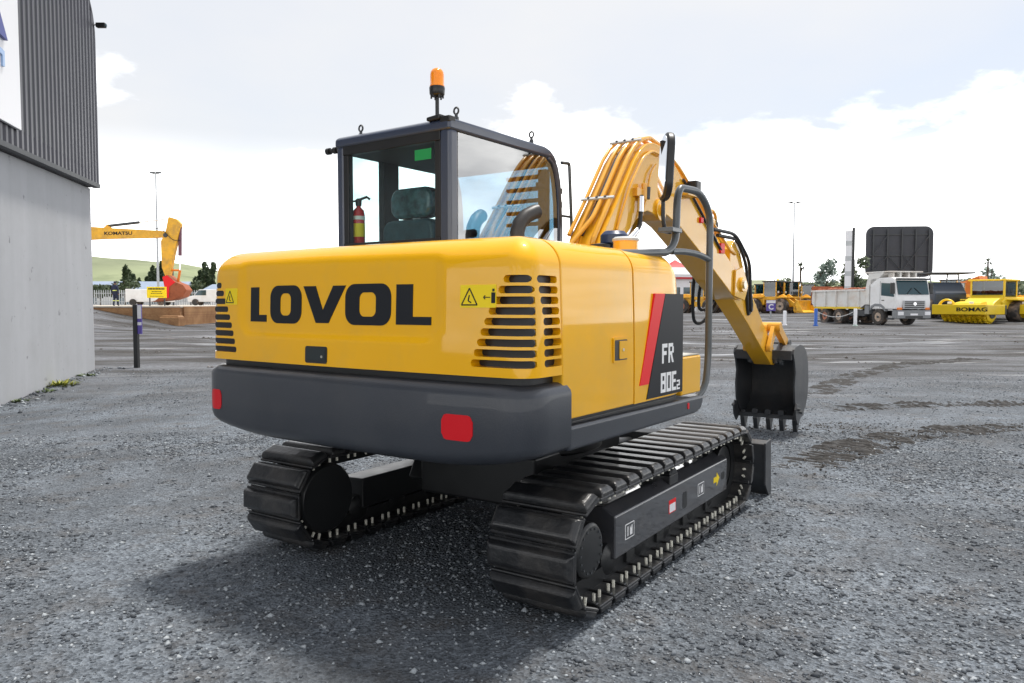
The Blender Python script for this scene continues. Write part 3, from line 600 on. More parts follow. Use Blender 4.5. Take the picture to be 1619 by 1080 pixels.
# yellow notice board
nb = thing('notice_board', 'yellow notice board with rows of dark lettering standing before the rust-red bucket', 'sign', (-26.3, 56.5, 1.3))
mb = MB(); mb.box(-.72, .72, -.03, .03, .60, 1.42); bdn = mb.build('board', YELD, nb, .01)
for (z0, z1, a) in ((1.20, 1.34, .60), (1.03, 1.09, .35), (.90, .95, .42), (.70, .74, .5)):
    m_ = MB(); k = -a
    while k < a: l = RS.uniform(.05, .11); m_.box(k, min(a, k + l), -.034, -.0305, z0, z1); k += l + .03
    m_.build('lettering', BLKD, bdn)
for s in (-.55, .55): mb = MB(); mb.box(s - .04, s + .04, .031, .09, 0, 1.4); mb.build('post', DKGREY, nb)
# wheels
def wheel(parent, x, y, r, w_, rim, ax=(0, 1, 0), n=20, z=None, name='wheel'):
    z = r if z is None else z
    q = MB(); q.lathe([(r * .55, -w_ / 2), (r * .93, -w_ / 2), (r, -w_ * .36), (r, w_ * .36), (r * .93, w_ / 2), (r * .55, w_ / 2)], (x, y, z), ax, n, False); wh = q.build(name, TYRE, parent)
    for s in (-1, 1): q = MB(); q.lathe([(r * .56, s * w_ * .42), (r * .5, s * w_ * .40), (r * .42, s * w_ * .22), (r * .24, s * w_ * .20), (r * .2, s * w_ * .36), (.0, s * w_ * .36)], (x, y, z), ax, n); q.build('rim', rim, wh); q = MB(); q.lathe([(r * .17, s * w_ * .361), (r * .15, s * w_ * .52), (0, s * w_ * .54)], (x, y, z), ax, 10); q.build('hub', DKGREY, wh)
    return wh
def track_unit(t, y, L_, r, w_):
    q = MB(); pts = [(-L_ / 2 + r * math.sin(a), r - r * math.cos(a)) for a in [R(180 + 22.5 * k) for k in range(9)]] + [(L_ / 2 + r * math.sin(a), r - r * math.cos(a)) for a in [R(22.5 * k) for k in range(9)]]
    q.prism(pts, y - w_ / 2, y + w_ / 2, 'y'); tr = q.build('track', BLK, t)
    for k in range(12): m_ = MB(); x = -L_ / 2 + L_ * k / 11; m_.box(x - .1, x + .1, y - w_ / 2 - .02, y + w_ / 2 + .02, 2 * r, 2 * r + .05); m_.build('track_shoe', SHOE, tr)
# far excavator behind the wall, local x along its boom
fe = thing('excavator', 'yellow excavator with KOMATSU lettering on its boom and a rust-red bucket, behind the wall', 'excavator', (-36.9, 59.5, 1.3), R(2)); fe.scale = (.845, .845, .845)
FE = lambda mb, n, m, p=None, b=.03: mb.build(n, m, p or fe, b)
for y in (-1.3, 1.3): track_unit(fe, y, 3.6, .48, .6)
mb = MB(); mb.box(-2.9, 1.6, -1.4, 1.4, 1.15, 2.3); FE(mb, 'house', FYEL, b=.12); mb = MB(); mb.box(-3.1, -2.2, -1.4, 1.4, 1.1, 2.4); FE(mb, 'counterweight', FYEL, b=.15); mb = MB(); mb.lathe([(.8, .9), (.8, 1.16)], (0, 0, 0), n=24); FE(mb, 'slew_ring', BLK)
# its cab, on the side facing the camera
mb = MB(); mb.prism([(3.1, 1.15), (4.5, 1.15), (4.9, 1.75), (4.95, 2.0), (3.1, 2.0)], -1.35, -.35, 'y'); FE(mb, 'cab_base', FYEL, b=.06)
mb = MB(); mb.box(3.1, 5.05, -1.38, -.32, 4.05, 4.16); cr = FE(mb, 'cab_roof', BLK, b=.05)
for x, y in ((3.14, -1.34), (3.14, -.40), (4.95, -1.34), (4.95, -.40)): mb = MB(); mb.box(x - .06, x + .06, y, y + .08, 2.0, 4.05); FE(mb, 'cab_post', BLK, b=.01)
mb = MB(); mb.box(3.1, 5.01, -1.345, -.345, 2.004, 2.14); FE(mb, 'cab_rail', BLK, b=.01)
for a in ((3.21, 4.88, -1.31, -1.30), (3.21, 4.88, -.36, -.35)): mb = MB(); mb.box(*a, 2.15, 4.04); FE(mb, 'window', FGLASS, b=0)
mb = MB(); mb.box(3.7, 4.3, -1.1, -.6, 2.02, 2.9); FE(mb, 'seat', DKGREY, b=.08)
# boom tops out level, high above
bz = 6.15
mb = MB(); mb.prism([(-.2, 1.9), (.5, 1.9), (1.6, 4.6), (3.4, 6.0), (6.0, bz), (10.9, bz + .12), (11.8, bz + .22), (11.9, bz + .7), (11.2, bz + .78), (6.3, bz + 1.02), (4.9, bz + 1.12), (3.0, bz + .95), (.7, 4.9)], -.32, .32, 'y'); fb = FE(mb, 'boom', FYEL, b=.03)
place_text('KOMATSU', .42, frame((7.5, -.328, bz + .50), (1, 0, .015), (0, 0, 1)), 'lettering', BLKD, fb, bold=.012, wide=1.3)
mb = MB(); mb.prism([(6.0, bz + 1.0), (6.5, bz + 1.38), (6.8, bz + .98)], -.12, .12, 'y'); FE(mb, 'cylinder_bracket', FYEL, fb)
mb = MB(); mb.tube([(6.5, 0, bz + 1.22), (9.3, 0, bz + 1.55)], .13, 12); c1 = FE(mb, 'arm_cylinder', DKGREY, b=0); mb = MB(); mb.tube([(9.3, 0, bz + 1.55), (11.9, 0, bz + 1.88)], .06, 10); FE(mb, 'cylinder_rod', CHROME, c1, 0)
mb = MB(); mb.tube(fillet([(4.4, .1, bz + 1.2), (5.1, .1, bz + 1.6), (5.8, .1, bz + 1.35), (6.4, .1, bz + 1.3)], .4), .03, 6); FE(mb, 'hose', HOSE, fb, 0)
mb = MB(); mb.tube(fillet([(10.6, -.2, bz + .95), (11.5, -.42, bz + .95), (12.0, -.44, bz + .35), (12.5, -.42, bz - .15), (13.2, -.42, bz - .1)], .4), .035, 6); FE(mb, 'hose', HOSE, fb, 0)
mb = MB(); mb.prism([(12.05, bz + 2.05), (12.75, bz + 1.85), (13.15, bz + 1.4), (13.1, bz + 1.05), (12.4, bz - 1.6), (12.05, bz - 3.4), (11.65, bz - 3.45), (11.35, bz - 2.6), (11.3, bz - .2), (11.75, bz + .7)], -.28, .28, 'y'); fa = FE(mb, 'arm', FYEL)
mb = MB(); mb.lathe([(.2, -.36), (.2, .36)], (11.75, 0, bz + .35), (0, 1, 0), 16); FE(mb, 'pivot_pin', DKGREY, fa, .01)
mb = MB(); mb.tube([(13.0, 0, bz + 1.1), (12.93, 0, bz - 1.5)], .16, 12); c2 = FE(mb, 'bucket_cylinder', mat('faded_maroon', (.16, .06, .09), .5), b=0); mb = MB(); mb.tube([(12.93, 0, bz - 1.5), (12.88, 0, bz - 2.9)], .075, 10); FE(mb, 'cylinder_rod', CHROME, c2, 0)
mb = MB(); mb.tube([(11.85, 0, bz - 2.85), (12.9, 0, bz - 2.85)], .09, 8); mb.tube([(12.9, 0, bz - 2.85), (12.65, 0, bz - 4.1)], .12, 8); FE(mb, 'bucket_link', ORNG, b=0)
mb = MB(); outl = [(11.55, bz - 3.5), (12.0, bz - 3.3), (12.75, bz - 3.95), (13.4, bz - 4.2), (13.75, bz - 4.7), (13.4, bz - 5.3), (12.5, bz - 5.6), (11.2, bz - 5.75), (10.7, bz - 5.78), (11.4, bz - 5.25), (11.75, bz - 4.6)]
mb.prism(outl, -.75, .75, 'y'); fbk = FE(mb, 'bucket', RUST, b=.06)
mb = MB(); mb.prism([(11.6, bz - 3.5), (12.0, bz - 3.32), (12.75, bz - 3.97), (12.2, bz - 4.4), (12.15, bz - 5.4), (11.95, bz - 5.45), (11.8, bz - 4.5)], -.80, -.752, 'y'); FE(mb, 'side_plate', REDD, fbk, .01)
for y in (-.6, -.2, .2, .6): mb = MB(); mb.prism([(11.2, bz - 5.60), (10.7, bz - 5.70), (10.4, bz - 5.76), (10.7, bz - 5.76)], y - .07, y + .07, 'y'); FE(mb, 'tooth', RUST, fbk, .01)
# trees beyond the raised yard
for i, (u, v0, h, w_, sh, lab) in enumerate(((198, 470, 3.8, 4.6, 'round', 'round dark bush behind the fence left of the walking man'), (160, 468, 3.2, 6, 'round', 'low dark bush behind the fence beside the concrete wall edge'), (302, 465, 3.4, 5, 'round', 'green bush behind the fence right of the rust-red bucket'))):
    D = 104; tree((u - 809.5) / 1204 * D, D, 1.2, h, w_, lab, LEAFD, None, 40 + i, sh, .3)
ORD = 'first second third fourth fifth sixth seventh eighth ninth tenth eleventh twelfth thirteenth fourteenth'.split()
for i, (u, h) in enumerate(((199, 9.5), (206, 10.5), (213, 9), (222, 7.5), (233, 8), (242, 11), (248, 10), (258, 12), (264, 10), (312, 7.5), (318, 9), (325, 11), (331, 9.5), (338, 10.5))):
    D = 190 + (i * 37) % 40; tree((u - 809.5) / 1204 * D, D, 1.0, h, 2.6, 'slim dark columnar tree, %s from the left in the row below the green hill' % ORD[i], LEAFD, 'columnar trees below the hill', 60 + i, 'column', .7, name='columnar_tree')
# tree belt on the right horizon
rsx = random.Random(77)
q = MB()
for i in range(60):
    u = 1165 + i * 7.7 + rsx.uniform(-4, 4); D = rsx.uniform(150, 235); z = .4; h = rsx.uniform(5, 8.5) * D / 190
    w_ = h * rsx.uniform(.7, 1.2); x = (u - 809.5) / 1204 * D; q.tube([(x, D, 0), (x, D, h * .6)], .2, 5)
    for k in range(8): a = rsx.uniform(0, 6.28); rr = w_ * .32 * rsx.random() ** .5; foliage(q, (x + rr * math.cos(a), D + rr * math.sin(a), z + h * rsx.uniform(.3, .86)), (w_ * .2 * rsx.uniform(.7, 1.2),) * 2 + (h * .12 * rsx.uniform(.7, 1.2),), 45, .6, rsx)
tag(q.build('treeline', leafmat('leaf_treeline', (.035, .055, .028), (.15, .19, .09)), smooth=0), kind='stuff')
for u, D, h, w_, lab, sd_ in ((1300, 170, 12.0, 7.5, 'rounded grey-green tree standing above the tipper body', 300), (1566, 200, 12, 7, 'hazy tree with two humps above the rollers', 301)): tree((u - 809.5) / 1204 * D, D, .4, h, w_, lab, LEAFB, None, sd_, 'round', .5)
def palm(u, D, h, lab, sd_):
    t = thing('palm_tree', lab, 'palm tree', ((u - 809.5) / 1204 * D, D, .4)); q = MB(); q.tube([(0, 0, 0), (.1, 0, h * .5), (0, 0, h)], [.3, .24, .2], 7); q.build('trunk', BARK, t); q = MB(); rs = random.Random(sd_)
    for k in range(22):
        a = k * 2.4; e = rs.uniform(-.5, 1.2); l = rs.uniform(1.2, 1.9); d = Vector((math.cos(a) * math.cos(e), math.sin(a) * math.cos(e), math.sin(e))); s_ = Vector((-math.sin(a), math.cos(a), 0)) * .22; p = Vector((0, 0, h)); m1 = p + d * l * .55 + Vector((0, 0, .1)); m2 = p + d * l - Vector((0, 0, .45))
        q.add([tuple(p), tuple(m1 + s_), tuple(m2), tuple(m1 - s_)], [(0, 1, 2, 3)])
    q.build('crown', LEAFD, t, smooth=0)
palm(1264, 175, 9.5, 'thin palm on the horizon right of the lamp mast', 5); palm(1559, 190, 11.5, 'thin palm on the horizon above the rollers', 6)
# dark bush tree beside the totem
TX = lambda u, D: (u - 809.5) / 1204 * D
tree(TX(1349, 78), 78, .4, 6.2, 3.6, 'ragged dark tree growing behind the tall white totem', LEAFD, None, 310, 'round', .28)
# totem and billboard
tt = thing('totem_sign', 'tall narrow white totem sign with black edge standing behind the tipper', 'sign', (TX(1339, 74), 74, .4), R(-24))
mb = MB(); mb.box(-.30, .30, -.5, .5, 0, 8.1); mb.build('white_face', SIGNW, tt, .03); mb = MB(); mb.box(.303, .55, -.53, .53, 0, 8.35); mb.build('dark_edge', BLK, tt, .02)
for k in range(4): mb = MB(); mb.box(-.31, .29, -.515, -.502, 2.3 + k * 1.45, 2.75 + k * 1.45); mb.build('letter_block', LTG, tt)
bb = thing('billboard', 'large dark back of a round-cornered billboard rising behind the white truck cab', 'billboard', (TX(1419, 84), 84, .4), R(-4))
mb = MB(); mb.prism(rrect(-3.55, 3.55, 4.0, 9.55, .85, 6), -.1, .25, 'y'); pn = mb.build('panel', BILL, bb, .03)
mb = MB(); mb.prism(rrect(-3.45, 3.45, 4.1, 9.45, .8, 6), .252, .28, 'y'); mb.build('face', SIGNW, pn)
for a, b_, c in ((-3.2, 3.2, 8.6), (-3.2, 3.2, 6.3), (-3.2, 3.2, 4.6)): mb = MB(); mb.box(a, b_, -.22, -.102, c, c + .12); mb.build('rail', DKGREY, pn)
for x in (-2.9, -1.4, .15, 1.6, 3.0): mb = MB(); mb.box(x - .07, x + .07, -.34, -.222, 4.3, 9.2); mb.build('upright', DKGREY, pn)
for (x0, z0, x1, z1) in ((-2.9, 4.7, -1.4, 6.3), (-1.4, 6.3, .1, 4.7), (.2, 4.7, 2.9, 8.4), (.2, 6.4, 1.6, 4.7), (-1.4, 8.6, -2.9, 6.4)): mb = MB(); mb.tube([(x0, -.39, z0), (x1, -.39, z1)], .05, 6); mb.build('brace', DKGREY, pn)
mb = MB(); mb.lathe([(.32, 0), (.32, 6.0)], (0, .55, 0), n=16); mb.build('column', DKGREY, bb)
# gatehouse with a red pyramid roof
gh = thing('gatehouse', 'small gatehouse with red pyramid roof, white fascia and red band behind the boom', 'building', (TX(1066, 105), 105, .5), R(12))
mb = MB(); mb.box(-2.2, 2.2, -2.2, 2.2, 0, 4.1); mb.build('wall', SIGNW, gh); mb = MB(); mb.loft([[(-2.9, -2.9, 4.9), (2.9, -2.9, 4.9), (2.9, 2.9, 4.9), (-2.9, 2.9, 4.9)], [(-1.4, -1.4, 5.9), (1.4, -1.4, 5.9), (1.4, 1.4, 5.9), (-1.4, 1.4, 5.9)]]); mb.build('lower_roof', LTG, gh)
mb = MB(); mb.loft([[(-1.38, -1.38, 5.904), (1.38, -1.38, 5.904), (1.38, 1.38, 5.904), (-1.38, 1.38, 5.904)], [(-.03, -.03, 7.0), (.03, -.03, 7.0), (.03, .03, 7.0), (-.03, .03, 7.0)]]); mb.build('roof', ROOFR, gh)
mb = MB(); mb.box(-2.8, 2.8, -2.8, 2.8, 4.3, 4.55); mb.build('fascia', ROOFR, gh); mb = MB(); mb.box(-2.3, 2.3, -2.3, 2.3, 4.104, 4.296); mb.build('eave', SIGNW, gh); mb = MB(); mb.box(-2.78, 2.78, -2.78, 2.78, 4.554, 4.896); mb.build('parapet', SIGNW, gh)
for x in (-1.3, .3): mb = MB(); mb.box(x, x + 1.1, -2.23, -2.2, 1.4, 3.2); mb.build('window', FGLASSD, gh)
# ------------------------------------------------------------------ parked machines on the right
def cab_box(t, x0, x1, y0, y1, z0, z1, m_, roofm, base=.35, rn='cab_roof'):
    q = MB(); q.box(x0, x1, y0, y1, z0, z0 + base); cb = q.build('cab', m_, t, .03)
    q = MB(); q.box(x0 - .1, x1 + .1, y0 - .1, y1 + .1, z1 - .12, z1); q.build('roof', roofm, cb, .04)
    for x in (x0, x1 - .08):
        for y in (y0, y1 - .08): q = MB(); q.box(x, x + .08, y, y + .08, z0 + base, z1 - .12); q.build('post', m_, cb)
    for a in ((x0 + .09, x1 - .09, y0 + .02, y0 + .03), (x0 + .09, x1 - .09, y1 - .03, y1 - .02), (x0 + .02, x0 + .03, y0 + .09, y1 - .09), (x1 - .03, x1 - .02, y0 + .09, y1 - .09)): q = MB(); q.box(*a, z0 + base, z1 - .125); q.build('window', FGLASS, cb)
    q = MB(); q.box((x0 + x1) / 2 - .25, (x0 + x1) / 2 + .25, (y0 + y1) / 2 - .25, (y0 + y1) / 2 + .25, z0 + base, z0 + base + .7); q.build('seat', DKGREY, cb, .06)
    return cb
def loader(x, y, z, rz, label, m_, rim, beacon=False, group=None):
    t = thing('wheel_loader', label, 'wheel loader', (x, y, z), rz, group)
    for sx in (-1.5, 1.5):
        for sy in (-1.05, 1.05): wheel(t, sx, sy, .78, .55, rim)
    q = MB(); q.prism([(-3.2, .9), (-.6, .9), (-.5, 1.9), (-1.0, 2.05), (-3.0, 1.95), (-3.25, 1.7)], -.8, .8, 'y'); q.build('engine_cover', m_, t, .08)
    q = MB(); q.box(-2.6, -.6, -1.2, 1.2, 1.62, 1.74); q.box(-.5, 1.9, -.6, .6, .7, 1.25); q.box(1.0, 2.1, -1.25, 1.25, 1.60, 1.72); q.build('frame', m_, t, .03)
    cab_box(t, -.7, .75, -.75, .75, 1.4, 3.35, m_, DKGREY)
    for s in (-1, 1): q = MB(); q.prism([(.9, 1.75), (1.4, 2.0), (2.9, .95), (3.3, .5), (3.0, .35), (2.5, .8), (1.2, 1.5)], s * .55 - .09, s * .55 + .09, 'y'); q.build('lift_arm', m_, t, .02)
    q = MB(); q.prism([(3.1, .15), (4.1, .12), (4.12, .2), (3.35, .42), (3.22, .95), (3.35, 1.35), (3.2, 1.36), (3.02, .9), (3.0, .35)], -1.35, 1.35, 'y'); b_ = q.build('bucket', m_, t, .01)
    for s in (-1.35, 1.31): q = MB(); q.prism([(3.1, .15), (4.05, .15), (3.5, 1.3), (3.25, 1.36), (3.02, .9)], s, s + .04, 'y'); q.build('side_plate', m_, b_)
    q = MB(); q.tube([(-2.2, .3, 1.95), (-2.2, .3, 2.75)], .06, 8); q.build('exhaust', BLK, t)
    for sx in (-.35, .35): q = MB(); q.box(.9, 1.0, sx * 2 - .1, sx * 2 + .1, 2.1, 2.3); q.build('headlight', LTG, t, .02)
    if beacon: q = MB(); q.lathe([(.11, 3.36), (.11, 3.5), (.06, 3.6)], (.3, .3, 0), n=10); q.build('beacon', YELD, t)
    return t
def LX(u, D): return (u - 809.5) / 1204 * D
loader(LX(1252, 80), 80, .45, R(-28), 'yellow wheel loader with grey cab parked left of the white tipper', FYEL, RIM)
loader(LX(1205, 90), 90, .45, R(-36), 'yellow wheel loader half hidden by the excavator arm', FYEL, RIM, True)
loader(LX(1104, 80), 80, .45, R(-30), 'orange-yellow loader with dark wheels parked below the boom of the front excavator', FYEL, RIMR)
loader(LX(1276, 92), 92, .45, R(-20), 'yellow wheel loader peeping out above the rear of the white tipper', FYEL, RIM)
loader(LX(1222, 78), 78, .45, R(-50), 'yellow wheel loader with raised beacon between the excavator arm and the white marker post', FYEL, RIM, True)
q_ = loader(LX(1152, 86), 86, .45, R(-42), 'yellow loader mostly hidden behind the boom and handrail', FYEL, RIM)
# truck
tk = thing('tipper_truck', 'white tipper truck with rusty dirty tipper body and three axles, parked at an angle', 'truck', (LX(1376, 55), 55, 0.0), R(-76)); tk.scale = (1.12, 1.12, 1.04)
# local x forward, y left; camera sees its right-hand side and front
for x in (-2.95, -1.55, 2.05):
    for y in (-1.0, 1.0): wheel(tk, x, y, .54, .34 if x > 0 else .5, RIMR if x == -2.95 else RIM)
q = MB(); q.box(-4.0, 3.3, -.45, .45, .62, .95); q.build('chassis', BLK, tk, .02)
q = MB(); q.prism([(1.35, 1.05), (3.62, 1.05), (3.68, 1.5), (3.62, 1.95), (3.42, 2.95), (3.25, 3.12), (1.5, 3.12), (1.35, 3.0)], -1.2, 1.2, 'y'); cb = q.build('cab', TRWH, tk, .07)
q = MB(); q.prism([(3.635, 2.0), (3.66, 2.0), (3.47, 2.9), (3.44, 2.9)], -1.08, 1.08, 'y'); q.build('windscreen', FGLASSD, cb)
q = MB(); q.box(3.44, 3.72, -1.12, 1.12, 2.93, 3.05); q.build('sun_visor', DKGREY, cb, .02)
for s in (-1, 1):
    q = MB(); q.prism([(2.35, 1.95), (3.45, 1.85), (3.25, 2.72), (2.35, 2.78)], s * 1.202 - .006, s * 1.202 + .006, 'y'); q.build('side_window', FGLASSD, cb)
    q = MB(); q.box(2.25, 2.27, s * 1.203 - .004, s * 1.203 + .004, 1.1, 2.9); q.build('door_seam', DKGREY, cb)
    q = MB(); q.prism([(1.38, .95), (1.5, 1.28), (1.85, 1.42), (2.35, 1.40), (2.65, 1.2), (2.78, .92), (2.68, .92), (2.55, 1.1), (2.3, 1.24), (1.85, 1.25), (1.58, 1.12), (1.46, .95)], s * 1.0, s * 1.24, 'y') if s > 0 else q.prism([(1.38, .95), (1.5, 1.28), (1.85, 1.42), (2.35, 1.40), (2.65, 1.2), (2.78, .92), (2.68, .92), (2.55, 1.1), (2.3, 1.24), (1.85, 1.25), (1.58, 1.12), (1.46, .95)], -1.24, -1.0, 'y'); q.build('mudguard', MIDG, cb, .02)
    q = MB(); q.box(3.40, 3.55, s * 1.36 - .12, s * 1.36 + .12, 2.05, 2.75); q.build('wing_mirror', BLK, cb, .03)
    q = MB(); q.box(3.66, 3.76, s * .95 - .2, s * .95 + .2, .66, .9); q.build('headlight', SIGNW, cb, .03)
q = MB(); q.box(3.3, 3.72, -1.22, 1.22, .45, 1.0); q.build('bumper', MIDG, cb, .05)
q = MB(); q.lathe([(.11, 0), (.11, .03), (.08, .03)], (3.75, 0, 1.40), (1, 0, 0), 16); q.build('badge', CHROME, cb); q = MB(); q.box(3.722, 3.73, -.26, .26, .66, .78); q.build('number_plate', SIGNW, cb)
q = MB(); q.prism([(-4.1, 1.12), (.55, 1.12), (.95, 1.35), (.95, 2.25), (-4.35, 2.35), (-4.45, 1.5)], -1.22, 1.22, 'y'); tp = q.build('tipper_body', TIPW, tk, .03)
q = MB(); q.prism([(-4.10, 1.06), (.55, 1.06), (.55, 1.20), (-4.10, 1.20)], -1.245, 1.245, 'y'); q.build('yellow_sill', FYEL2, tp)
for s in (-1, 1):
    for x in (-4.0, -2.85, -1.75, -.65, .45): q = MB(); q.box(x - .06, x + .06, s * 1.27 - .06, s * 1.27 + .06, 1.204, 2.28); q.build('side_rib', TIPW, tp, .01)
    q = MB(); q.box(-4.35, .95, s * 1.27 - .07, s * 1.27 + .07, 2.284, 2.40); q.build('top_rail', RUST if s > 0 else TIPW, tp, .01)
q = MB(); q.prism([(-4.5, 1.3), (-4.42, 1.3), (-4.32, 2.7), (-4.42, 2.7)], -1.24, 1.24, 'y'); q.build('tailgate', RUST, tp, .01)
q = MB(); q.prism([(.952, 1.35), (1.28, 1.35), (1.30, 2.6), (2.5, 3.33), (2.5, 3.45), (1.2, 3.42), (.92, 2.3)], -1.2, 1.2, 'y'); q.build('headboard', TIPW, tp, .02); q = MB(); q.box(.8, 3.05, -1.18, 1.18, 3.453, 3.53); q.build('canopy', TIPW, tp, .02)
for y in (-.8, -.3, .3, .8): q = MB(); q.box(2.52, 2.9, y - .06, y + .06, 3.13, 3.45); q.build('canopy_support', TIPW, tp)
q = MB(); q.box(.95, 1.3, -1.1, -.6, 1.5, 1.95); q.build('air_cleaner', FYEL2, tk, .04); q = MB(); q.box(-.6, .9, -1.15, -.75, .55, .98); q.build('fuel_tank', DKGREY, tk, .06)
q = MB(); q.box(.9, 1.3, -1.2, -.7, .7, 1.3); q.build('battery_box', MIDG, tk, .03)
q = MB(); rs = random.Random(3)
for k in range(60): a = rs.uniform(-4.1, .5); b_ = rs.uniform(-1, 1); s_ = rs.uniform(.1, .28); q.lathe([(s_, -.1), (s_ * .8, s_ * .5), (0, s_ * .7)], (a, b_, 2.38), n=6)
tag(q.build('rubble_load', RUST, tp, smooth=0), kind='stuff')
for s in (-1, 1):
    q = MB(); q.box(3.60, 3.70, s * .98 - .16, s * .98 + .16, 1.02, 1.16); q.build('indicator', ORNG, cb, .02); q = MB(); q.box(2.42, 2.62, s * 1.213 - .012, s * 1.213 + .012, 1.60, 1.66); q.build('door_handle', BLK, cb); q = MB(); q.box(2.85, 3.3, s * 1.12 - .1, s * 1.12 + .1, .38, .50); q.build('step', DKGREY, cb, .01)
    q = MB(); q.tube([(3.68, s * .5, 2.02), (3.60, s * .1, 2.42)], .02, 5); q.build('wiper', BLK, cb)
    q = MB(); q.tube([(3.35, s * 1.2, 2.75), (3.45, s * 1.34, 2.72)], .025, 5); q.build('mirror_arm', BLK, cb)
q = MB(); q.box(3.68, 3.735, -.78, .78, 1.08, 1.62); q.build('grille_panel', LTG, cb, .02)
for k in range(4): q = MB(); q.box(3.737, 3.75, -.7, .7, 1.13 + k * .12, 1.20 + k * .12); q.build('grille_bar', BLK, cb)
q = MB(); q.box(3.724, 3.735, -.62, .62, .50, .62); q.build('lower_intake', BLK, cb)
# rollers
def roller(x, y, z, rz, label, padfoot, txt):
    t = thing('road_roller', label, 'road roller', (x, y, z), rz, None); W = 2.1
    # front is +x, drum at the front
    q = MB(); q.lathe([(.50, -1.06), (.54, -1.04), (.54, 1.04), (.50, 1.06)], (1.6, 0, .64), (0, 1, 0), 28); dr = q.build('drum', FYEL2, t)
    for s in (-1, 1): q = MB(); q.lathe([(.3, 0), (.28, .05), (0, .05)], (1.6, s * 1.06, .64), (0, s, 0), 16); q.build('hub', DKGREY, dr)
    if padfoot:
        for r_ in range(9):
            for k in range(16):
                a = 2 * math.pi * (k + .5 * (r_ % 2)) / 16; yy = -.92 + 1.84 * r_ / 8; m_ = MB(); m_.M = Matrix.Translation((1.6, yy, .64)) @ Matrix.Rotation(a, 4, 'Y'); m_.loft([[(-.09, -.075, .53), (.09, -.075, .53), (.09, .075, .53), (-.09, .075, .53)], [(-.055, -.05, .64), (.055, -.05, .64), (.055, .05, .64), (-.055, .05, .64)]]); m_.build('pad', FYEL2, dr, smooth=0)
    for s in (-1, 1): q = MB(); q.box(.55, 2.62, s * 1.16 - .07, s * 1.16 + .07, .62, 1.28); fr = q.build('drum_frame', FYEL2, t, .03)
    q = MB(); q.box(2.50, 2.72, -1.23, 1.23, .62, 1.30); fr = q.build('front_beam', FYEL2, t, .03)
    if txt: place_text(txt, .36, frame((2.724, .62, .96), (0, 1, 0), (0, 0, 1)), 'lettering', BLKD, fr, bold=.012, wide=1.1)
    q = MB(); q.tube([(2.2, -.75 + .36 * math.cos(R(a)), 1.15 + .5 * math.sin(R(a))) for a in range(0, 181, 20)], .07, 8); q.build('lifting_arch', FYEL2, t, smooth=60)
    t.scale = (1.4, 1.55, 1.08)
    q = MB(); q.box(.35, .62, -1.23, 1.23, .6, 1.25); q.box(-.4, .4, -.4, .4, .55, 1.1); q.build('articulation', DKGREY, t, .03)
    q = MB(); q.prism([(.9, 1.15), (1.9, 1.15), (1.7, 1.45), (1.1, 1.55)], -.62, .62, 'y'); q.build('drum_cover', FYEL2, t, .06); q = MB(); q.box(.66, 2.48, -1.07, 1.07, 1.06, 1.145); q.build('frame_plate', FYEL2, t, .02); q = MB(); q.prism([(-.7, 1.1), (.75, 1.15), (.55, 1.45), (-.5, 2.0), (-.7, 2.0)], -.75, .75, 'y'); q.build('front_hood', FYEL2, t, .06)
    for s in (-1.0, 1.0): wheel(t, -1.45, s, .78, .55, FYEL2)
    q = MB(); q.prism([(-3.4, .95), (-.3, .95), (-.1, 1.5), (-.45, 1.75), (-1.9, 1.85), (-3.3, 1.8), (-3.5, 1.5)], -.85, .85, 'y'); q.build('engine_cover', FYEL2, t, .1)
    for s in (-1, 1): q = MB(); q.box(-2.3, -.55, s * 1.05 - .3, s * 1.05 + .3, 1.60, 1.70); q.build('mudguard', FYEL2, t, .03)
    cab_box(t, -1.9, -.45, -.8, .8, 1.55, 3.1, FYEL2, FYEL2, .3)
    for s in (-.5, .5): q = MB(); q.box(2.45, 2.5, s - .1, s + .1, 1.35, 1.5); q.build('headlight', SIGNW, t, .02)
    return t
roller(LX(1553, 58.5), 58.5, .0, R(-146), 'bright yellow padfoot roller with BOMAG lettering on its front beam, beside the white truck', True, 'BOMAG')
roller(LX(1668, 59), 59, .0, R(-146), 'second bright yellow roller with yellow cab cut off at the picture edge', True, None)
# dark machine between truck and roller
dm = thing('dump_truck', 'dark slate-blue truck with open canopy frame squeezed between the white truck and the yellow roller', 'truck', (LX(1482, 63), 63, .3), R(-95)); dm.scale = (1.1, 1.1, 1.05)
SLATE = mat('slate_blue_paint', (.045, .06, .085), .45, noise=.1)
q = MB(); q.prism([(-2.5, .9), (1.9, .9), (2.0, 1.9), (1.2, 2.75), (-2.5, 2.8)], -1.1, 1.1, 'y'); q.build('body', SLATE, dm, .1)
for sx in (-1.6, 1.2):
    for sy in (-1.0, 1.0): wheel(dm, sx, sy, .75, .5, BLK)
for x, y in ((1.0, -1.0), (1.0, 1.0), (-1.0, -1.0), (-1.0, 1.0)): q = MB(); q.tube([(x, y, 2.7), (x * .8, y, 3.42)], .05, 6); q.build('canopy_post', MIDG, dm)
q = MB(); q.box(-1.4, 1.5, -1.3, 1.9, 3.42, 3.53); q.build('canopy', DKGREY, dm, .03); q = MB(); q.box(2.0, 2.06, -.5, .5, 1.1, 1.6); q.build('grille', BLK, dm)
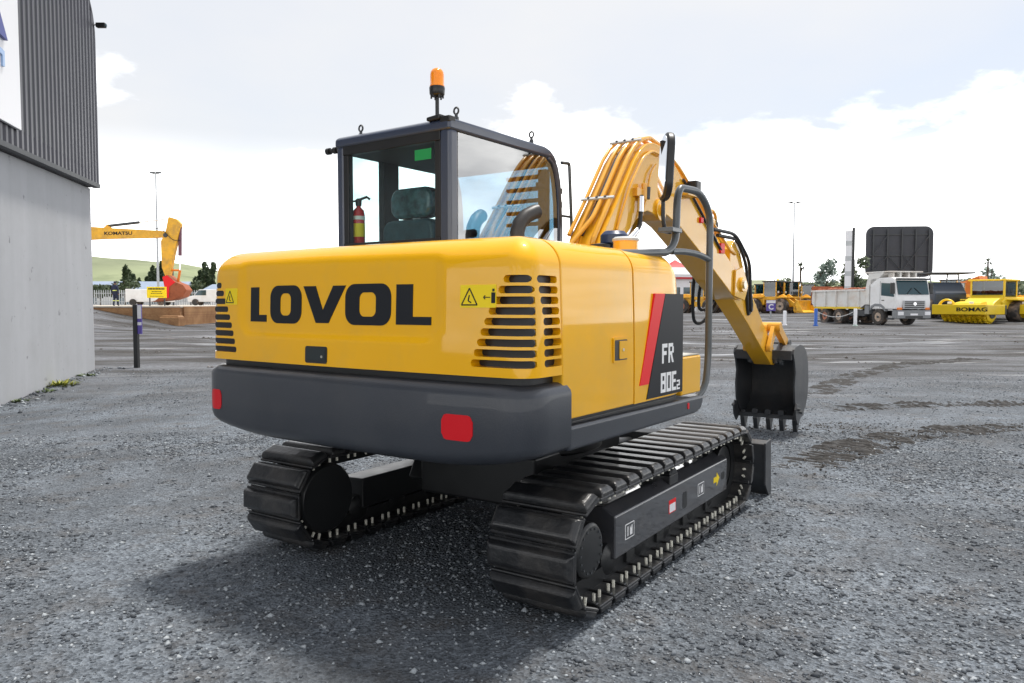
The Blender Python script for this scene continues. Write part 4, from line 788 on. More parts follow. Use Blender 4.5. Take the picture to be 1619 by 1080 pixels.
# machines behind the rollers
def grader(u, D, z, rz, label, m_, roofm):
    t = thing('grader', label, 'grader', (LX(u, D), D, z), rz)
    for sx in (-2.2, -.9, 2.6):
        for sy in (-.9, .9): wheel(t, sx, sy, .62, .4, RIM)
    q = MB(); q.prism([(-3.1, .9), (-1.0, .9), (-1.0, 2.0), (-2.9, 2.0), (-3.2, 1.6)], -.7, .7, 'y'); q.build('engine_cover', m_, t, .06); q = MB(); q.prism([(-1.0, 1.2), (.6, 1.5), (2.3, 1.75), (2.9, 1.2), (2.9, .6), (2.5, .6), (2.2, 1.35), (.6, 1.2), (-1.0, .8)], -.18, .18, 'y'); q.build('beam', m_, t, .02)
    cab_box(t, -1.0, .35, -.75, .75, 1.3, 3.25, m_, roofm); q = MB(); q.box(.9, 1.05, -1.6, 1.6, .25, .85); q.build('blade', DKGREY, t, .02)
    return t
loader(LX(1500, 72), 72, .4, R(-40), 'yellow wheel loader partly hidden between the slate truck and the padfoot roller', FYEL, RIM)
loader(LX(1590, 80), 80, .4, R(-50), 'yellow wheel loader behind the second roller cab', FYEL, RIM)
grader(1512, 76, .4, R(-60), 'yellow grader with orange cab roof behind the bright yellow roller', FYEL, ORNG); grader(1570, 74, .4, R(-75), 'machine with flat orange cab roof and dark posts behind the two rollers', MIDG, ORNG)
db = thing('site_dumper', 'orange tipped dump body showing above the padfoot roller', 'dump truck', (LX(1534, 82), 82, .4), R(-55)); db.scale = (.8, .8, 1.15)
q = MB(); q.prism([(-2, 1.4), (1.0, 1.2), (1.9, 2.2), (1.4, 3.5), (-.9, 2.9), (-2.0, 2.4)], -1.2, 1.2, 'y'); q.build('skip', ORNG, db, .05); q = MB(); q.box(-1.8, 1.6, -.5, .5, .7, 1.18); q.build('chassis', BLK, db)
for sx in (-1.2, 1.2):
    for sy in (-.9, .9): wheel(db, sx, sy, .6, .4, RIM)
# marker posts
def bollard(u, D, h, m_, label, topm=None):
    x = LX(u, D); t = thing('marker_post', label, 'post', (x, D, tz(x, D))); q = MB(); q.lathe([(.11, -.1), (.11, h - .04), (.09, h), (0, h)], (0, 0, 0), n=12); q.build('tube', m_, t)
    q = MB(); q.lathe([(.16, 0), (.16, .06), (.11, .09)], (0, 0, 0), n=12); q.build('foot', m_ if topm is None else topm, t)
bollard(1240.5, 52, 1.0, SIGNW, 'white marker post left of the blue one, before the loaders'); bollard(1289.5, 50, 1.15, BLUEP, 'blue marker post beside the rear wheel of the white truck'); bollard(1352, 50, 1.15, SIGNW, 'white marker post in front of the truck side', mat('pale_green_foot', (.5, .62, .56), .5))
ch = MB(); p0, p1 = Vector((LX(1289.5, 50) + .1, 50, .95 + tz(LX(1289.5, 50), 50))), Vector((LX(1352, 50) - .1, 50, .95 + tz(LX(1352, 50), 50)))
ch.tube([tuple(p0.lerp(p1, k / 10) - Vector((0, 0, .35 * 4 * (k / 10) * (1 - k / 10)))) for k in range(11)], .018, 6); tag(ch.build('barrier_chain', LTG), 'thin pale chain sagging between the blue post and the white post by the truck', 'chain')
cs = thing('direction_sign', 'small purple sign with a white letter C on a short post beyond the bucket', 'sign', (LX(1218, 62), 62, tz(LX(1218, 62), 62)))
q = MB(); q.box(-.05, .05, -.03, .03, -.1, .9); q.build('post', POLEM, cs); q = MB(); q.box(-.38, .38, -.06, -.031, .55, 1.42); sb = q.build('board', PURP, cs, .01); q = MB(); q.box(-.37, .37, -.066, -.061, 1.18, 1.41); q.build('white_field', SIGNW, sb)
place_text('C', .6, frame((0, -.064, .86), (1, 0, 0), (0, 0, 1)), 'letter', SIGNW, sb, bold=.02)
# ------------------------------------------------------------------ the excavator in front
EX = thing('excavator', 'large yellow and charcoal crawler excavator with LOVOL lettering across its rear', 'excavator', (.084, 4.919, 0), R(90 - 33.665))
HY = R(-1.655)
def hpart(mb, name, m, parent=None, bevel=0., smooth=40, seg=2):
    return mb.build(name, m, parent or EX, bevel, smooth, HY if parent is None else None, seg)
def plan(o, Xr, W, Rc, Xf, bulge, n=8, m=26):
    Wo, Xo, Ro = W - o, Xr + o, max(Rc - o * .6, .02); out = []
    c = bulge
    out.append((Xf, -Wo)); k = 3
    xs = Xo + Ro + c
    for i in range(1, k): out.append((Xf + (xs - Xf) * i / k, -Wo))
    for i in range(n + 1):
        a = R(90 * i / n); out.append((xs - Ro * math.sin(a), -Wo + Ro - Ro * math.cos(a)))
    ye = Wo - Ro
    for i in range(1, m): 
        y = -ye + 2 * ye * i / m; out.append((Xo + c * (y / ye) ** 2, y))
    for i in range(n + 1):
        a = R(90 - 90 * i / n); out.append((xs - Ro * math.sin(a), Wo - Ro + Ro * math.cos(a)))
    for i in range(k - 1, 0, -1): out.append((Xf + (xs - Xf) * i / k, Wo))
    out.append((Xf, Wo)); return out
# counterweight
CWX, CWW, CWR, CWF, CWB = -1.645, 1.108, .17, -1.268, .035
mb = MB(); rings = []
for o, z in ((.30, .744), (.12, .746), (.06, .753), (.025, .770), (.007, .795), (0, .825), (0, 1.062), (.004, 1.078), (.03, 1.105), (.045, 1.111), (.09, 1.113)):
    rings.append([(x, y, z + .055 * min(1, max(0, (abs(y) - .55) / .5)) ** 2 * max(0, 1 - (z - .744) / .20)) for x, y in plan(o, CWX, CWW, CWR, CWF, CWB)])
mb.loft(rings); CW = hpart(mb, 'counterweight', GREY, smooth=50)
def reflector(y0, y1, z0, z1):
    mb = MB(); pts = rrect(y0, y1, z0, z1, .028)
    def sx(y):
        ye = CWW - CWR; a = abs(y)
        if a <= ye: return CWX + CWB * (y / ye) ** 2
        d = min(a - ye, CWR); return CWX + CWB + CWR - math.sqrt(CWR ** 2 - d ** 2)
    rings = []; n = 12; rr = .028
    for i in range(n + 1):
        y = y0 + (y1 - y0) * i / n; e = min(y - y0, y1 - y); k = rr - math.sqrt(max(0, rr * rr - (rr - e) ** 2)) if e < rr else 0
        rings.append([(sx(y) + .008, y, z0 + k), (sx(y) - .003, y, z0 + k), (sx(y) - .003, y, z1 - k), (sx(y) + .008, y, z1 - k)])
    mb.loft(rings); return hpart(mb, 'reflector', REDREF, CW, smooth=30)
reflector(-.845, -.685, .876, .985); reflector(.895, 1.0, .872, .98)
# black fill standing for the shaded gap between hood and counterweight, and house frame
mb = MB(); mb.loft([[(x, y, z) for x, y in plan(.05, -1.60, 1.085, .1, -.2, .03)] for z in (1.09, 1.16)]); hpart(mb, 'gap_shade_fill', BLK)
mb = MB(); mb.box(-1.25, .1, -.88, .95, .76, .86); mb.box(-1.25, .75, -.3, 1.08, .80, .95); mb.box(-1.26, -.02, -1.05, 1.05, .84, .93); hpart(mb, 'house_frame', BLK, bevel=.01)
# engine hood with recess and real louvre slots
HX, HW, HR, HF, HB = -1.60, 1.088, .105, -1.312, .03
def hood_off(z):
    o = (z - 1.145) * .035
    t = (z - 1.60) / .135
    if t > 0: o += .16 * (1 - math.sqrt(max(0, 1 - min(t, 1) ** 2)))
    return o
def recess(y, z):
    f = lambda v, a, b_: float(sstep(np.array(v), a, b_))
    dx = min(f(y, -.64, -.612), 1 - f(y, .745, .773)); dz = f(z, 1.272, 1.302) * (1 - f(z, 1.60, 1.68))
    # rounded lower corners
    cx = max(0, -.50 - y, y - .64); cz = max(0, 1.40 - z); r = math.hypot(cx, cz); k = 1 - f(r, .112, .142)
    return .013 * min(dx, dz, k if (cx > 0 and cz > 0) else 1)
zs = sorted(set([1.145, 1.15] + [1.16 + i * .011 for i in range(40)] + [1.62, 1.64, 1.66, 1.68, 1.695, 1.708, 1.72, 1.729, 1.735]))
rings = []
for z in zs:
    o = hood_off(z); rings.append([(x + (recess(y, z) if x < HX + .12 and abs(y) < .95 else 0), y, z) for x, y in plan(o, HX, HW, HR, HF, HB, 8, 70)])
mb = MB(); mb.loft(rings)
hood = hpart(mb, 'engine_hood', YEL, smooth=38)
def hood_x(y, z, off=0.):
    o = hood_off(z); ye = HW - o - max(HR - o * .6, .02); a = abs(y)
    x = HX + o + HB * min(1, (y / ye)) ** 2
    if a > ye:
        Ro = max(HR - o * .6, .02); d = min(a - ye, Ro); x = HX + o + HB + Ro - math.sqrt(max(0, Ro ** 2 - d ** 2))
    return x + recess(y, z) - off
cut = MB(); slots = []; hh = .0155
for i in range(9):
    z = 1.547 - i * (1.547 - 1.20) / 8; ya = -.958 + .155 * i / 8 + .012 * math.sin(i * .4); yb = -1.062 - .022 * min(1, i / 3)
    for sgn in (1, -1):
        y0, y1 = sorted((ya * sgn, yb * sgn)); pts = rrect(y0, y1, z - hh, z + hh, hh * .98, 5)
        cut.prism(pts, HX - .06, HX + .105, 'x'); slots.append(('x', pts, HX + .082))
        xa = -1.482 + .035 * min(1, i / 4); xb = -1.335 + .004 * i
        pts = rrect(xa, xb, z - hh, z + hh, hh * .98, 5); lo, hi = sorted((sgn * 1.16, sgn * (HW - .06)))
        cut.prism(pts, lo, hi, 'y'); slots.append(('y', pts, sgn * (HW - .045)))
co = cut.build('cutter', None, None); co.rotation_euler = (0, 0, HY); co.parent = EX
bo = hood.modifiers.new('slots', 'BOOLEAN'); bo.operation = 'DIFFERENCE'; bo.object = co; bo.solver = 'EXACT'
dg = bpy.context.evaluated_depsgraph_get(); dg.update()
nm = bpy.data.meshes.new_from_object(hood.evaluated_get(dg)); hood.modifiers.clear(); hood.data = nm; bpy.data.objects.remove(co)
nm.polygons.foreach_set('use_smooth', [True] * len(nm.polygons)); nm.set_sharp_from_angle(angle=R(38))
for ax, pts, d in slots:
    m_ = MB(); a, b_ = (d, d + .006) if ax == 'x' else ((d - .006, d) if d > 0 else (d, d + .006)); m_.prism(pts, a, b_, ax); hpart(m_, 'slot_shade_plate', BLK, hood)  # black plates put the inner shade into the cut slots
# lettering on the hood, following its surface
def hood_letter(polys):
    m_ = MB()
    for outer, inner in polys:
        f = lambda p, t: (hood_x(p[0], p[1], t), p[0], p[1])
        if inner is None:
            m_.loft([[f(p, t) for p in outer] for t in (-.004, .0025)])
        else:
            n = len(outer); vs = [f(p, .0025) for p in outer] + [f(p, .0025) for p in inner] + [f(p, -.004) for p in outer] + [f(p, -.004) for p in inner]; fs = []
            for i in range(n):
                j = (i + 1) % n; fs += [(i, j, n + j, n + i), (i, 2 * n + i, 2 * n + j, j), (n + i, n + j, 3 * n + j, 3 * n + i)]
            m_.add(vs, fs)
    return hpart(m_, 'letter', BLKD, hood, smooth=0)
zt, zb = 1.533, 1.353
def Lr(y0, y1, st): return [([(y0, zt), (y0, zb), (y1, zb), (y1, zb + .036), (y0 - st, zb + .036), (y0 - st, zt)], None)]
hood_letter(Lr(.692, .552, .073))
def Or(y0, y1, st, e=.006):
    o = rrect(y1, y0, zb - e, zt + e, .062, 8); i = rrect(y1 + st, y0 - st, zb + .034, zt - .034, .03, 8); return [(o, i)]
hood_letter(Or(.520, .268, .083))
hood_letter([([(.254, zt), (.158, zb), (.066, zb), (-.052, zt), (.036, zt), (.108, zb + .062), (.162, zt)], None)])
hood_letter(Or(-.050, -.345, .094))
hood_letter(Lr(-.376, -.580, .098))
def hood_plate(y0, y1, z0, z1, m_, name, r=.006, off=.002, par=None, back=-.004):
    q = MB(); pts = rrect(min(y0, y1), max(y0, y1), z0, z1, r); q.loft([[(hood_x(y, z, t), y, z) for y, z in pts] for t in (back, off)]); return hpart(q, name, m_, par or hood, smooth=30)
def warn(y0, y1, z0, z1):
    d = hood_plate(y0, y1, z0, z1, YELD, 'warning_decal', .003); q = MB(); h = z1 - z0; s = 1 if y1 < y0 else -1
    def poly(pts): q.loft([[(hood_x(y, z, t), y, z) for y, z in pts] for t in (.0015, .0032)])
    X = lambda t: y0 - s * h * t; Z = lambda t: z0 + h * t
    a, b_, c = (X(.08), Z(.12)), (X(.92), Z(.12)), (X(.5), Z(.85))
    def bar(p, q2, w_):
        p, q2 = Vector(p), Vector(q2); n = Vector((-(q2 - p).y, (q2 - p).x)).normalized() * w_ * h; poly([tuple(p + n), tuple(q2 + n), tuple(q2 - n), tuple(p - n)])
    bar(a, b_, .028); bar(b_, c, .028); bar(c, a, .028); bar((X(.5), Z(.55)), (X(.44), Z(.3)), .03); bar((X(.44), Z(.3)), (X(.6), Z(.22)), .025)
    if abs(y1 - y0) > 1.5 * h:
        bar((X(1.25), Z(.45)), (X(1.6), Z(.45)), .02); bar((X(1.25), Z(.45)), (X(1.34), Z(.53)), .02); bar((X(1.25), Z(.45)), (X(1.34), Z(.37)), .02)
        bar((X(1.76), Z(.2)), (X(1.76), Z(.66)), .1); bar((X(1.76), Z(.7)), (X(1.76), Z(.82)), .055)
    hpart(q, 'warning_symbol', BLKD, hood, smooth=0)
warn(-.745, -.925, 1.430, 1.525); warn(.915, .80, 1.442, 1.53)
hood_plate(.217, .058, 1.158, 1.240, BLK, 'latch', .012, .003)
hood_plate(.205, .07, 1.172, 1.228, DARKC, 'latch_cup', .008, .005); hood_plate(.098, .085, 1.185, 1.197, STEEL, 'lock_barrel', .005, .008)
# side covers
def cover(x0, x1, front, name):
    m_ = MB(); rings = []; n = 14 if front else 2
    xs = [x0] + [x1 - .17 + .17 * math.sin(R(90 * i / n)) for i in range(n + 1)] if front else [x0, x1]
    for x in xs:
        o = 0
        ztop = 1.728; yo = -1.085
        if front:
            d = max(0, (x - (x1 - .17)) / .17); k = 1 - math.sqrt(max(0, 1 - d * d)); ztop -= .15 * k; o = .0 + .05 * k
        rr = .13; prof = [(yo + o, .945), (yo + o, 1.15), (yo + o + .004, 1.38)]
        for i in range(9):
            a = R(90 * i / 8); prof.append((yo + o + .012 + rr * (1 - math.cos(a)), ztop - rr + rr * math.sin(a)))
        prof += [(-.62, ztop + .006), (-.62, .945)]
        rings.append([(x, y, z) for y, z in prof])
    m_.loft(rings); return hpart(m_, name, YEL, bevel=.008, smooth=35)
door = cover(-1.304, -.624, False, 'side_door'); fcov = cover(-.616, .0, True, 'side_cover')
mb = MB(); mb.box(-1.29, -.05, -1.06, -.95, .93, 1.35); hpart(mb, 'cover_liner', BLK)
mb = MB(); mb.box(-1.305, -.02, -.618, 1.05, .95, 1.70); hpart(mb, 'engine_deck', YEL, bevel=.03)
def side_plate(pts, m_, name, off, parent, depth=.006): 
    q = MB(); q.prism(pts, -1.085 - off, -1.085 - off + depth, 'y'); return hpart(q, name, m_, parent, smooth=0)
l = side_plate(rrect(-.852, -.705, 1.165, 1.285, .006), YEL, 'latch_frame', .006, door)
side_plate(rrect(-.842, -.716, 1.176, 1.274, .006), BLK, 'latch_recess', .0075, door); side_plate(rrect(-.80, -.722, 1.182, 1.268, .006), YEL, 'latch_plate', .011, door, .008); side_plate(rrect(-.772, -.757, 1.218, 1.233, .006), STEEL, 'lock_barrel', .014, door)
slope = .0
side_plate([(-.566, 1.032), (-.462, 1.032), (-.268, 1.50), (-.392, 1.50)], REDD, 'red_stripe', .004, fcov, .02)
side_plate([(-.484, .955), (-.022, .955), (-.022, 1.50), (-.262, 1.50)], BLKD, 'model_decal', .004, fcov, .02)
def glyph(ch, x, z, w_, h, off=.0055):
    B = {'F': [(0, 0, .3, 1), (.3, .8, 1, 1), (.3, .42, .85, .62)], 'R': [(0, 0, .28, 1), (.28, .82, .86, 1), (.72, .50, 1, .82), (.28, .40, .95, .58), (.68, 0, .98, .40)],
         '8': [(0, 0, .3, 1), (.7, 0, 1, 1), (.3, .84, .7, 1), (.3, .43, .7, .6), (.3, 0, .7, .16)], '0': [(0, 0, .3, 1), (.7, 0, 1, 1), (.3, .84, .7, 1), (.3, 0, .7, .16)],
         'E': [(0, 0, .32, 1), (.32, .83, 1, 1), (.32, .42, .9, .58), (.32, 0, 1, .17)], '2': [(0, .82, 1, 1), (.7, .58, 1, .82), (0, .40, 1, .58), (0, .18, .3, .40), (0, 0, 1, .18)]}[ch]
    q = MB()
    if ch == 'R': B = B[:3] + [(.28, .40, .72, .58)]; q.prism([(x + a * w_, z + b_ * h) for a, b_ in ((.42, .40), (.72, .40), (1.02, 0), (.70, 0))], -1.085 - off, -1.085 - off + .003, 'y')
    for a, b_, c, d in B: q.prism([(x + a * w_, z + b_ * h), (x + c * w_, z + b_ * h), (x + c * w_, z + d * h), (x + a * w_, z + d * h)], -1.085 - off, -1.085 - off + .003, 'y')
    hpart(q, 'letter', WHITED, fcov, smooth=0)
glyph('F', -.302, 1.128, .066, .105); glyph('R', -.220, 1.128, .068, .105)
glyph('8', -.315, .972, .062, .105); glyph('0', -.242, .972, .062, .105); glyph('E', -.17, .972, .055, .105); glyph('2', -.105, .972, .042, .052)
# skirt and tool box
mb = MB(); mb.prism([(-1.262, .804), (.17, .804), (.265, .822), (.298, .865), (.298, .905), (-1.262, .918)], -1.092, -.9, 'y'); sk = hpart(mb, 'side_skirt', GREY, bevel=.02)
mb = MB(); mb.prism(rrect(.045, .07, .845, .880, .008), -1.0945, -1.09, 'y'); hpart(mb, 'reflector', REDREF, sk)
mb = MB(); mb.box(.004, .288, -1.075, -.55, .922, 1.145); tb = hpart(mb, 'tool_box', YEL, bevel=.012)
mb = MB(); mb.box(.01, .280, -1.068, -.55, 1.146, 1.152); hpart(mb, 'step_plate', STEEL, tb)
# fuel filler with pale cap
mb = MB(); mb.lathe([(.07, 1.68), (.07, 1.80)], (-.165, -.80, 0), n=24); ff = hpart(mb, 'filler_neck', YEL)
mb = MB(); mb.lathe([(.076, 1.80), (.076, 1.812), (.062, 1.822), (.0, 1.824)], (-.165, -.80, 0), n=16); hpart(mb, 'filler_cap', LTG, ff)
mb = MB(); mb.lathe([(.05, 1.66), (.05, 1.80), (.085, 1.81), (.085, 1.86), (.06, 1.885), (0, 1.89)], (.08, -.60, 0), n=18); hpart(mb, 'filter_cap', NAVYC, bevel=.004)
mb = MB(); mb.lathe([(.04, 1.66), (.04, 1.76), (.06, 1.765), (.06, 1.80), (0, 1.81)], (-.02, -.56, 0), n=14); hpart(mb, 'filter_cap', HOSE)
# exhaust
mb = MB(); mb.tube([(-.02, .02, 1.66), (-.06, .02, 1.84), (-.06, .02, 1.90), (-.04, .015, 1.96), (.01, .0, 2.01), (.075, -.02, 2.04), (.10, -.03, 2.047)], .047, 14, False); 
mb.tube([(.10, -.03, 2.047), (.0, .0, 2.0)], .041, 14, True); hpart(mb, 'exhaust_pipe', mat('exhaust_iron', (.035, .035, .036), .45), smooth=50)
# handrail
mb = MB(); mb.tube(fillet([(.29, -1.03, .87), (.42, -1.05, .93), (.455, -1.055, 1.10), (.445, -1.06, 2.0), (.30, -1.05, 2.11), (.05, -1.03, 2.105), (.015, -1.03, 2.04), (.0, -1.03, 1.80), (-.10, -1.03, 1.73), (-.35, -1.0, 1.715), (-.66, -.98, 1.695)], .09, 6), .0215, 12); hr = hpart(mb, 'handrail', RAILG, smooth=60)
mb = MB(); mb.tube(fillet([(-.06, -1.03, 1.738), (.10, -1.035, 1.748), (.30, -1.045, 1.742), (.449, -1.058, 1.715)], .1, 4), .0185, 10); hpart(mb, 'cross_rail', RAILG, hr, smooth=60)
# rear view mirror on its pole
mb = MB(); mb.tube(fillet([(-.01, -1.0, 1.85), (-.06, -.99, 1.86), (-.075, -.985, 1.92), (-.075, -.985, 2.27), (-.10, -.985, 2.35)], .03, 4), .0115, 8); mp = hpart(mb, 'mirror_pole', BLK, smooth=60)
mb = MB(); mb.box(-.10, .035, -1.055, -.965, 1.845, 1.872); hpart(mb, 'mirror_clamp', RAILG, mp, bevel=.005)
mb = MB(); mb.M = Matrix.Translation((-.105, -1.02, 2.20)) @ Matrix.Rotation(R(6), 4, 'Y') @ Matrix.Rotation(R(-54), 4, 'Z')
mb.prism(rrect(-.105, .105, -.185, .185, .09, 6), -.025, .02, 'x'); mh = hpart(mb, 'mirror_housing', BLK, bevel=.014, seg=3)
mb2 = MB(); mb2.M = mb.M; mb2.prism(rrect(-.092, .092, -.172, .172, .08, 6), -.0285, -.02, 'x'); hpart(mb2, 'mirror_glass', MIRR, mh)
# ------------------------------------------------------------------ cab
C0, C1, CY0, CY1 = -.52, .77, .19, 1.185
cabroot = MB(); cabroot.box(C0 + .01, C1 - .02, CY0 + .01, CY1 - .01, .95, 1.80); cabb = hpart(cabroot, 'cab_body', CABC, bevel=.02)
mb = MB(); arc = [(-.53, 2.49), (-.53, 2.545), (-.50, 2.562), (.53, 2.562), (.60, 2.548), (.655, 2.515), (.695, 2.47), (.66, 2.45), (.60, 2.49)]
mb.prism(arc, CY0 - .005, CY1 + .005, 'y'); roof = hpart(mb, 'roof', CABC, bevel=.018, seg=3)
mb = MB()
for y0, y1 in ((CY0, CY0 + .085), (CY1 - .07, CY1)): mb = MB(); mb.box(C0, C0 + .085, y0, y1, 1.78, 2.50); hpart(mb, 'rear_pillar', CABC, cabb, bevel=.022, seg=3)
def front_post(y0, y1):
    m_ = MB(); out = [(.60, 2.535), (.665, 2.50), (.71, 2.44), (.745, 2.34), (.765, 2.2), (.775, 2.0), (.775, 1.78)]; inn = [(.725, 1.78), (.725, 2.0), (.715, 2.18), (.695, 2.31), (.665, 2.40), (.625, 2.455), (.57, 2.48)]
    m_.prism(out + inn, y0, y1, 'y'); return hpart(m_, 'front_pillar', CABC, cabb, bevel=.01)
front_post(CY0, CY0 + .055); front_post(CY1 - .06, CY1)
mb = MB(); mb.box(-.13, .025, CY1 - .06, CY1, 1.78, 2.5); hpart(mb, 'door_pillar', DARKC, cabb, bevel=.01)
mb = MB(); mb.box(C0, C0 + .05, CY0 + .08, CY1 - .065, 2.435, 2.495); mb.box(C0, C0 + .05, CY0 + .08, CY1 - .065, 1.79, 1.85); mb.box(C0 + .005, C0 + .05, CY0 + .08, CY0 + .125, 1.85, 2.435); mb.box(C0 + .005, C0 + .05, CY1 - .11, CY1 - .065, 1.85, 2.435)
hpart(mb, 'rear_window_frame', BLK, cabb, bevel=.004)
mb = MB(); mb.box(C0 + .05, .57, CY1 - .055, CY1 - .005, 2.455, 2.50); mb.box(C0 + .05, .73, CY1 - .055, CY1 - .005, 1.78, 1.86); hpart(mb, 'side_rail', DARKC, cabb, bevel=.005)
mb = MB(); mb.box(.70, .76, CY0 + .05, CY1 - .06, 1.78, 1.84); mb.box(.60, .65, CY0 + .05, CY1 - .06, 2.44, 2.49); hpart(mb, 'front_rail', DARKC, cabb, bevel=.005)
mb = MB(); mb.box(C0 + .06, .58, CY0 + .06, CY1 - .07, 2.445, 2.478); hpart(mb, 'headliner', DARKC, cabb)
def pane(name, pts, a, b_, ax, m_): q = MB(); q.prism(pts, a, b_, ax); return hpart(q, name, m_, cabb, smooth=0)
pane('rear_window', [(CY0 + .10, 1.83), (CY1 - .09, 1.83), (CY1 - .09, 2.455), (CY0 + .10, 2.455)], C0 + .012, C0 + .018, 'x', GLASS)
pane('side_window', [(-.43, 1.78), (.725, 1.78), (.725, 2.0), (.715, 2.18), (.695, 2.31), (.665, 2.40), (.625, 2.455), (.57, 2.488), (-.43, 2.488)], CY0 + .012, CY0 + .018, 'y', GLASSR)
pane('rear_door_window', [(-.45, 1.85), (-.13, 1.85), (-.13, 2.46), (-.45, 2.46)], CY1 - .02, CY1 - .014, 'y', GLASS)
dw = pane('door_window', [(.03, 1.85), (.72, 1.85), (.70, 2.28), (.60, 2.46), (.03, 2.46)], CY1 - .02, CY1 - .014, 'y', GLASS)
q = MB(); fr = [(.765, 1.84), (.765, 2.0), (.752, 2.2), (.73, 2.33), (.695, 2.42), (.64, 2.47)]; q.prism(fr + [(x - .006, z) for x, z in fr[::-1]], CY0 + .06, CY1 - .065, 'y'); hpart(q, 'windscreen', GLASS, cabb)
mb = MB(); mb.prism(rrect(.70 - .02, .70 + .0, 1.86, 2.40, .005), .26, .275, 'y'); hpart(mb, 'wiper_arm', BLK, cabb)
for k in range(5):                                   # sun blind / guard bars at the front corner
    m_ = MB(); m_.box(.60, .64, .24, .58, 2.36 - k * .085, 2.385 - k * .085); hpart(m_, 'blind_slat', DARKC, cabb)
mb = MB(); mb.box(.62, .66, .24, .31, 1.8, 2.42); mb.box(.5, .64, .235, .25, 2.28, 2.31); hpart(mb, 'blind_frame', DARKC, cabb)
# seat
mb = MB(); mb.M = Matrix.Translation((-.10, .87, 0)); mb.prism(rrect(-.23, .25, 1.55, 2.03, .08, 5), -.065, .06, 'x'); st = hpart(mb, 'seat', SEATM, bevel=.03, seg=3, smooth=60)
mb = MB(); mb.M = Matrix.Translation((-.10, .845, 0)); mb.prism(rrect(-.19, .19, 2.035, 2.245, .075, 5), -.075, .06, 'x'); hpart(mb, 'headrest', PLAST, st, bevel=.035, seg=3, smooth=60)
mb = MB(); mb.box(-.12, -.08, .75, .79, 1.95, 2.12); mb.box(-.12, -.08, .90, .94, 1.95, 2.12); hpart(mb, 'headrest_post', BLK, st)
mb = MB(); mb.tube(fillet([(.0, .54, 1.75), (.02, .54, 1.92), (.16, .54, 1.94)], .05), .03, 8); hpart(mb, 'control_arm', BLK, st)
mb = MB(); mb.box(C0 + .0185, C0 + .0215, CY0 + .165, CY0 + .30, 2.335, 2.40); hpart(mb, 'sticker', GREEND, cabb)
# beacon
bx, by = -.50, .305
mb = MB(); mb.prism([(by - .05, 2.555), (by + .05, 2.552), (by + .05, 2.575), (by - .055, 2.585)], bx - .045, bx + .06, 'x'); mb.box(bx - .03, bx + .03, by - .12, by - .045, 2.535, 2.572); br = hpart(mb, 'beacon_bracket', BLK, bevel=.006)
mb = MB(); mb.lathe([(.012, 2.57), (.012, 2.70)], (bx, by, 0), n=10); hpart(mb, 'beacon_pole', BLK, br)
mb = MB(); mb.lathe([(.028, 2.70), (.04, 2.705), (.046, 2.715), (.048, 2.752), (.045, 2.76)], (bx, by, 0), n=20); hpart(mb, 'beacon_base', BLK, br)
for k in range(6):
    m_ = MB(); a = k * 1.047; m_.lathe([(.006, 2.69), (.006, 2.72)], (bx + .036 * math.cos(a), by + .036 * math.sin(a), 0), n=6); hpart(m_, 'bolt', BLK, br)
mb = MB(); mb.lathe([(.045, 2.76), (.045, 2.765), (.042, 2.77), (.042, 2.83), (.039, 2.848), (.030, 2.862), (.015, 2.870), (0, 2.872)], (bx, by, 0), n=24); hpart(mb, 'beacon_lens', AMBER, br, smooth=60)
def eyebolt(x, y):
    m_ = MB(); m_.lathe([(.016, 2.555), (.016, 2.585), (.01, 2.59), (.01, 2.605)], (x, y, 0), n=10)
    ring = [(x, y + .018 * math.cos(t), 2.624 + .020 * math.sin(t)) for t in [2 * math.pi * k / 14 for k in range(15)]]; m_.tube(ring, .0065, 6, False); hpart(m_, 'eye_bolt', DKGREY, roof, smooth=60)
eyebolt(-.42, 1.05); eyebolt(-.41, .20 + .03); eyebolt(.40, .22); eyebolt(.38, 1.06)
mb = MB(); mb.tube([(-.46, 1.17, 2.49), (-.46, 1.27, 2.495), (-.46, 1.335, 2.495)], .015, 8); mb.lathe([(.023, 0), (.023, .03)], (-.46, 1.31, 2.495), (0, 1, 0), 10); mb.lathe([(.023, 0), (.023, .03)], (-.46, 1.24, 2.495), (0, 1, 0), 10); hpart(mb, 'mirror_stub', BLK, roof)
# front guard frame beside the windscreen
mb = MB(); mb.tube(fillet([(.80, .22, 2.49), (.90, .215, 2.50), (.905, .215, 2.46), (.93, .20, 1.82)], .02, 3), .013, 8); mb.tube([(.78, .22, 2.10), (.915, .205, 2.10)], .009, 8); mb.box(.775, .80, .21, .24, 2.16, 2.20); mb.box(.775, .80, .21, .24, 2.26, 2.30); hpart(mb, 'guard_frame', RAILG, cabb, smooth=60)
# ------------------------------------------------------------------ boom, arm, bucket
BY = -.2; bw = .125
prof = [(.05, 1.10), (.22, 1.50), (.43, 1.895), (.66, 2.16), (.90, 2.46), (1.00, 2.555), (1.10, 2.615), (1.22, 2.645), (1.36, 2.64), (1.50, 2.60), (1.66, 2.51), (2.24, 2.175), (2.70, 1.935), (3.12, 1.74), (3.24, 1.66), (3.24, 1.56), (3.15, 1.49), (3.06, 1.49),
        (2.65, 1.672), (2.19, 1.872), (1.72, 2.066), (1.45, 2.135), (1.40, 2.128), (1.375, 2.09), (1.335, 2.072), (1.29, 2.082), (1.255, 2.11), (1.20, 2.122), (1.12, 2.128), (1.05, 2.108), (.95, 2.05), (.80, 1.94), (.60, 1.66), (.38, 1.10), (.35, 1.0), (.15, 1.0)]
mb = MB(); mb.prism(prof, BY - bw, BY + bw, 'y'); boom = hpart(mb, 'boom', BOOMY, bevel=.008, smooth=32)
mb = MB()                                            # weld flange plates proud of both sides at the pin
